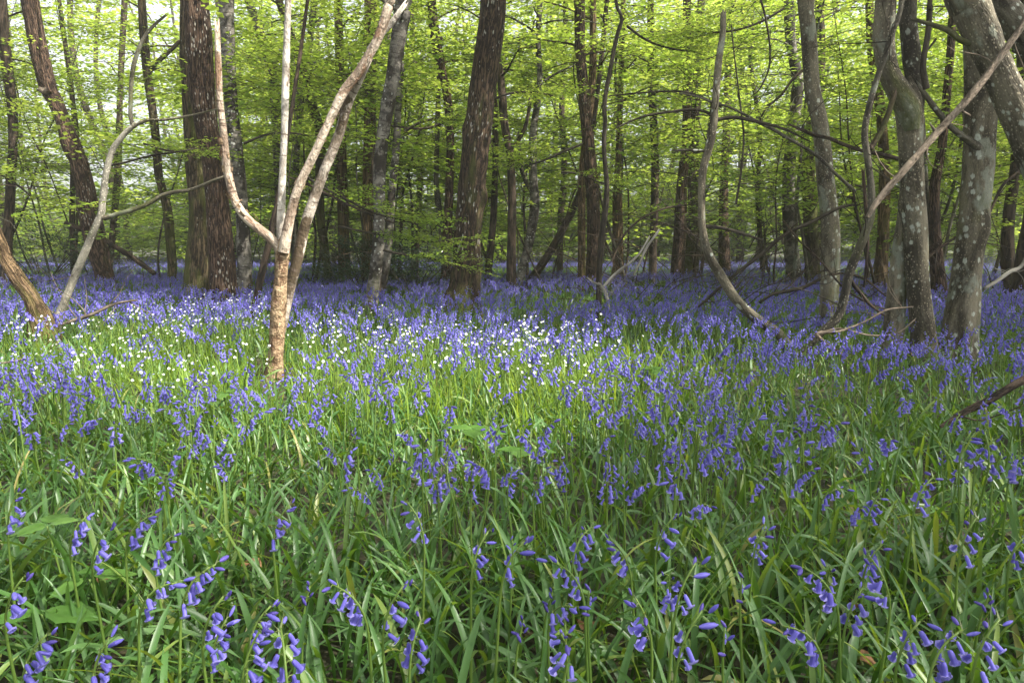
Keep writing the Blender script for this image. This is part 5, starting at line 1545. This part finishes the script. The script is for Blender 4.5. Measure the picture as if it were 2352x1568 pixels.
for k, (y, x, lab) in enumerate(stars):
    Mx = Matrix.Translation((x, y, ground_z(x, y))) @ Matrix.Rotation(rng.normal(0, .6), 4, 'Z') @ Matrix.Rotation(rng.normal(0, .12), 4, 'X') @ Matrix.Scale(rng.uniform(.8, 1.12), 4)
    if k < 300:
        o = bpy.data.objects.new('stitchwort', ST[k % 4])
        COL.objects.link(o)
        o.matrix_world = Mx
        tag(o, lab, 'flower', lab.replace('star', 'stars', 1))
    else:
        tv, tf, tq, tm = STRAW[k % 4]
        Mn = np.array(Mx)
        V = tv @ Mn[:3, :3].T + Mn[:3, 3]
        n0 = rest_s.n
        rest_s.add(V, tf, tm, .5)
tag(rest_s.obj('stitchwort_drift', [M['white'], M['stem']], smooth=False), 'rest of the white stitchwort drift farther back among the bluebells', 'flowers', kind='stuff')

# ------------------------------------------------------------------ broad leaves and litter among the straps
def herb(label, hx_, hy_, z, n, size, seed):
    r = np.random.default_rng(seed)
    p = at_height(hx_, hy_, z)
    g = Geo()
    for a in range(n):
        th = 6.2832 * a / n + r.normal(0, .3)
        d = np.array([math.cos(th), math.sin(th), r.uniform(-.1, .35)])
        d /= np.linalg.norm(d)
        s = np.cross(d, [0, 0, 1]); s /= np.linalg.norm(s)
        up = np.cross(s, d)
        L = size * r.uniform(.75, 1.15)
        W = L * .36
        prof = [0, .55, .9, 1, .92, .7, .35, 0]
        V = []
        for e, q in enumerate(prof):
            t_ = e / 7
            c = p + d * (L * t_ + .006) + up * (-.25 * L * t_ ** 2)
            jag = 1 + (.12 if e % 2 else -.08)
            for f in (1, .5, 0, -.5, -1):
                V.append(c + s * W * q * jag * f + up * (abs(f) * .16 * W + (0.004 if abs(f) == .5 else 0)))
        F = [[e * 5 + f, e * 5 + f + 1, e * 5 + f + 6, e * 5 + f + 5] for e in range(7) for f in range(4)]
        g.add(V, F, 0, r.uniform())
    V, F, b = tube(np.array([[p[0] + .02, p[1] + .02, 0, .002], [*p, .0015]]), 5, .03)
    g.add(V, F, 1, .3, b)
    tag(g.obj('herb', [M['broad'], M['stem']]), label, 'plant')


herb('pale toothed nettle leaves at the left, just behind the tall nodding bluebell', 108, 1208, .2, 4, .055, 1)
herb('broad green leaf low in the bottom left corner', 95, 1410, .11, 2, .075, 2)
herb('broad leaf under the bluebells left of centre in the foreground', 205, 1330, .12, 3, .06, 3)
herb('rounded bright leaves in the middle of the grass', 1085, 990, .2, 4, .07, 4)
herb('dark broad leaves in the gap among the middle bluebells', 1210, 1040, .13, 4, .075, 5)
herb('soft green leaf rosette at the right end of the sunlit grass', 1500, 850, .2, 5, .06, 6)
herb('broad leaf at the left among the sunlit grass', 520, 905, .18, 4, .055, 7)


def litter(label, hx_, hy_, z, size, seed):
    r = np.random.default_rng(seed)
    p = at_height(hx_, hy_, z)
    th = r.uniform(0, 6.28)
    d = np.array([math.cos(th), math.sin(th), r.uniform(-.3, .5)]); d /= np.linalg.norm(d)
    s = np.cross(d, [0, 0, 1]); s /= np.linalg.norm(s)
    up = np.cross(s, d)
    V = []
    for e, q in enumerate([.05, .7, 1, .75, .95, .5, 0]):
        c = p + d * size * e / 6 + up * (.22 * size * math.sin(e * .7))
        for f in (1, 0, -1):
            V.append(c + s * size * .33 * q * f + up * abs(f) * size * .12 * r.uniform(.4, 1.8))
    F = [[e * 3 + f, e * 3 + f + 1, e * 3 + f + 4, e * 3 + f + 3] for e in range(6) for f in range(2)]
    g = Geo()
    g.add(V, F, 0, .3)
    tag(g.obj('dead_leaf', [M['dead']]), label, 'dead leaf')


litter('curled brown dead leaf low in the grass, left of the lone bud at centre bottom', 600, 1312, .055, 0.045, 1)
litter('brown curled dead leaf at the bottom right of the middle', 1355, 1465, .055, 0.053, 2)
litter('pale tan dead leaf among the stems at lower right', 1960, 1405, .055, 0.045, 3)
litter('pale crumpled dead leaf at the bottom right edge', 1935, 1525, .055, 0.053, 4)
litter('dead leaf caught by the broken stick at lower right', 2210, 1385, .055, 0.038, 5)
litter('reddish dead leaf at the left under the strap leaves', 255, 1340, .055, 0.045, 6)

# ------------------------------------------------------------------ thin air between the trees
hz_ = Geo()
bx = np.array([[x, y, z] for z in (-1.2, 16.5) for y in (-14, 62) for x in (-58, 58)], float)
hz_.add(bx, [[0, 2, 3, 1], [4, 5, 7, 6], [0, 1, 5, 4], [2, 6, 7, 3], [0, 4, 6, 2], [1, 3, 7, 5]])
mh, th_ = new_mat('haze')
pv = nd(th_, 'ShaderNodeVolumePrincipled')
pv.inputs['Color'].default_value = (.95, .97, .93, 1)
pv.inputs['Density'].default_value = 0.0023
pv.inputs['Anisotropy'].default_value = 0.2
oh = nd(th_, 'ShaderNodeOutputMaterial')
th_.links.new(pv.outputs[0], oh.inputs['Volume'])
tag(hz_.obj('haze', [mh], smooth=False), kind='stuff')
print('objects', len(COL.objects))
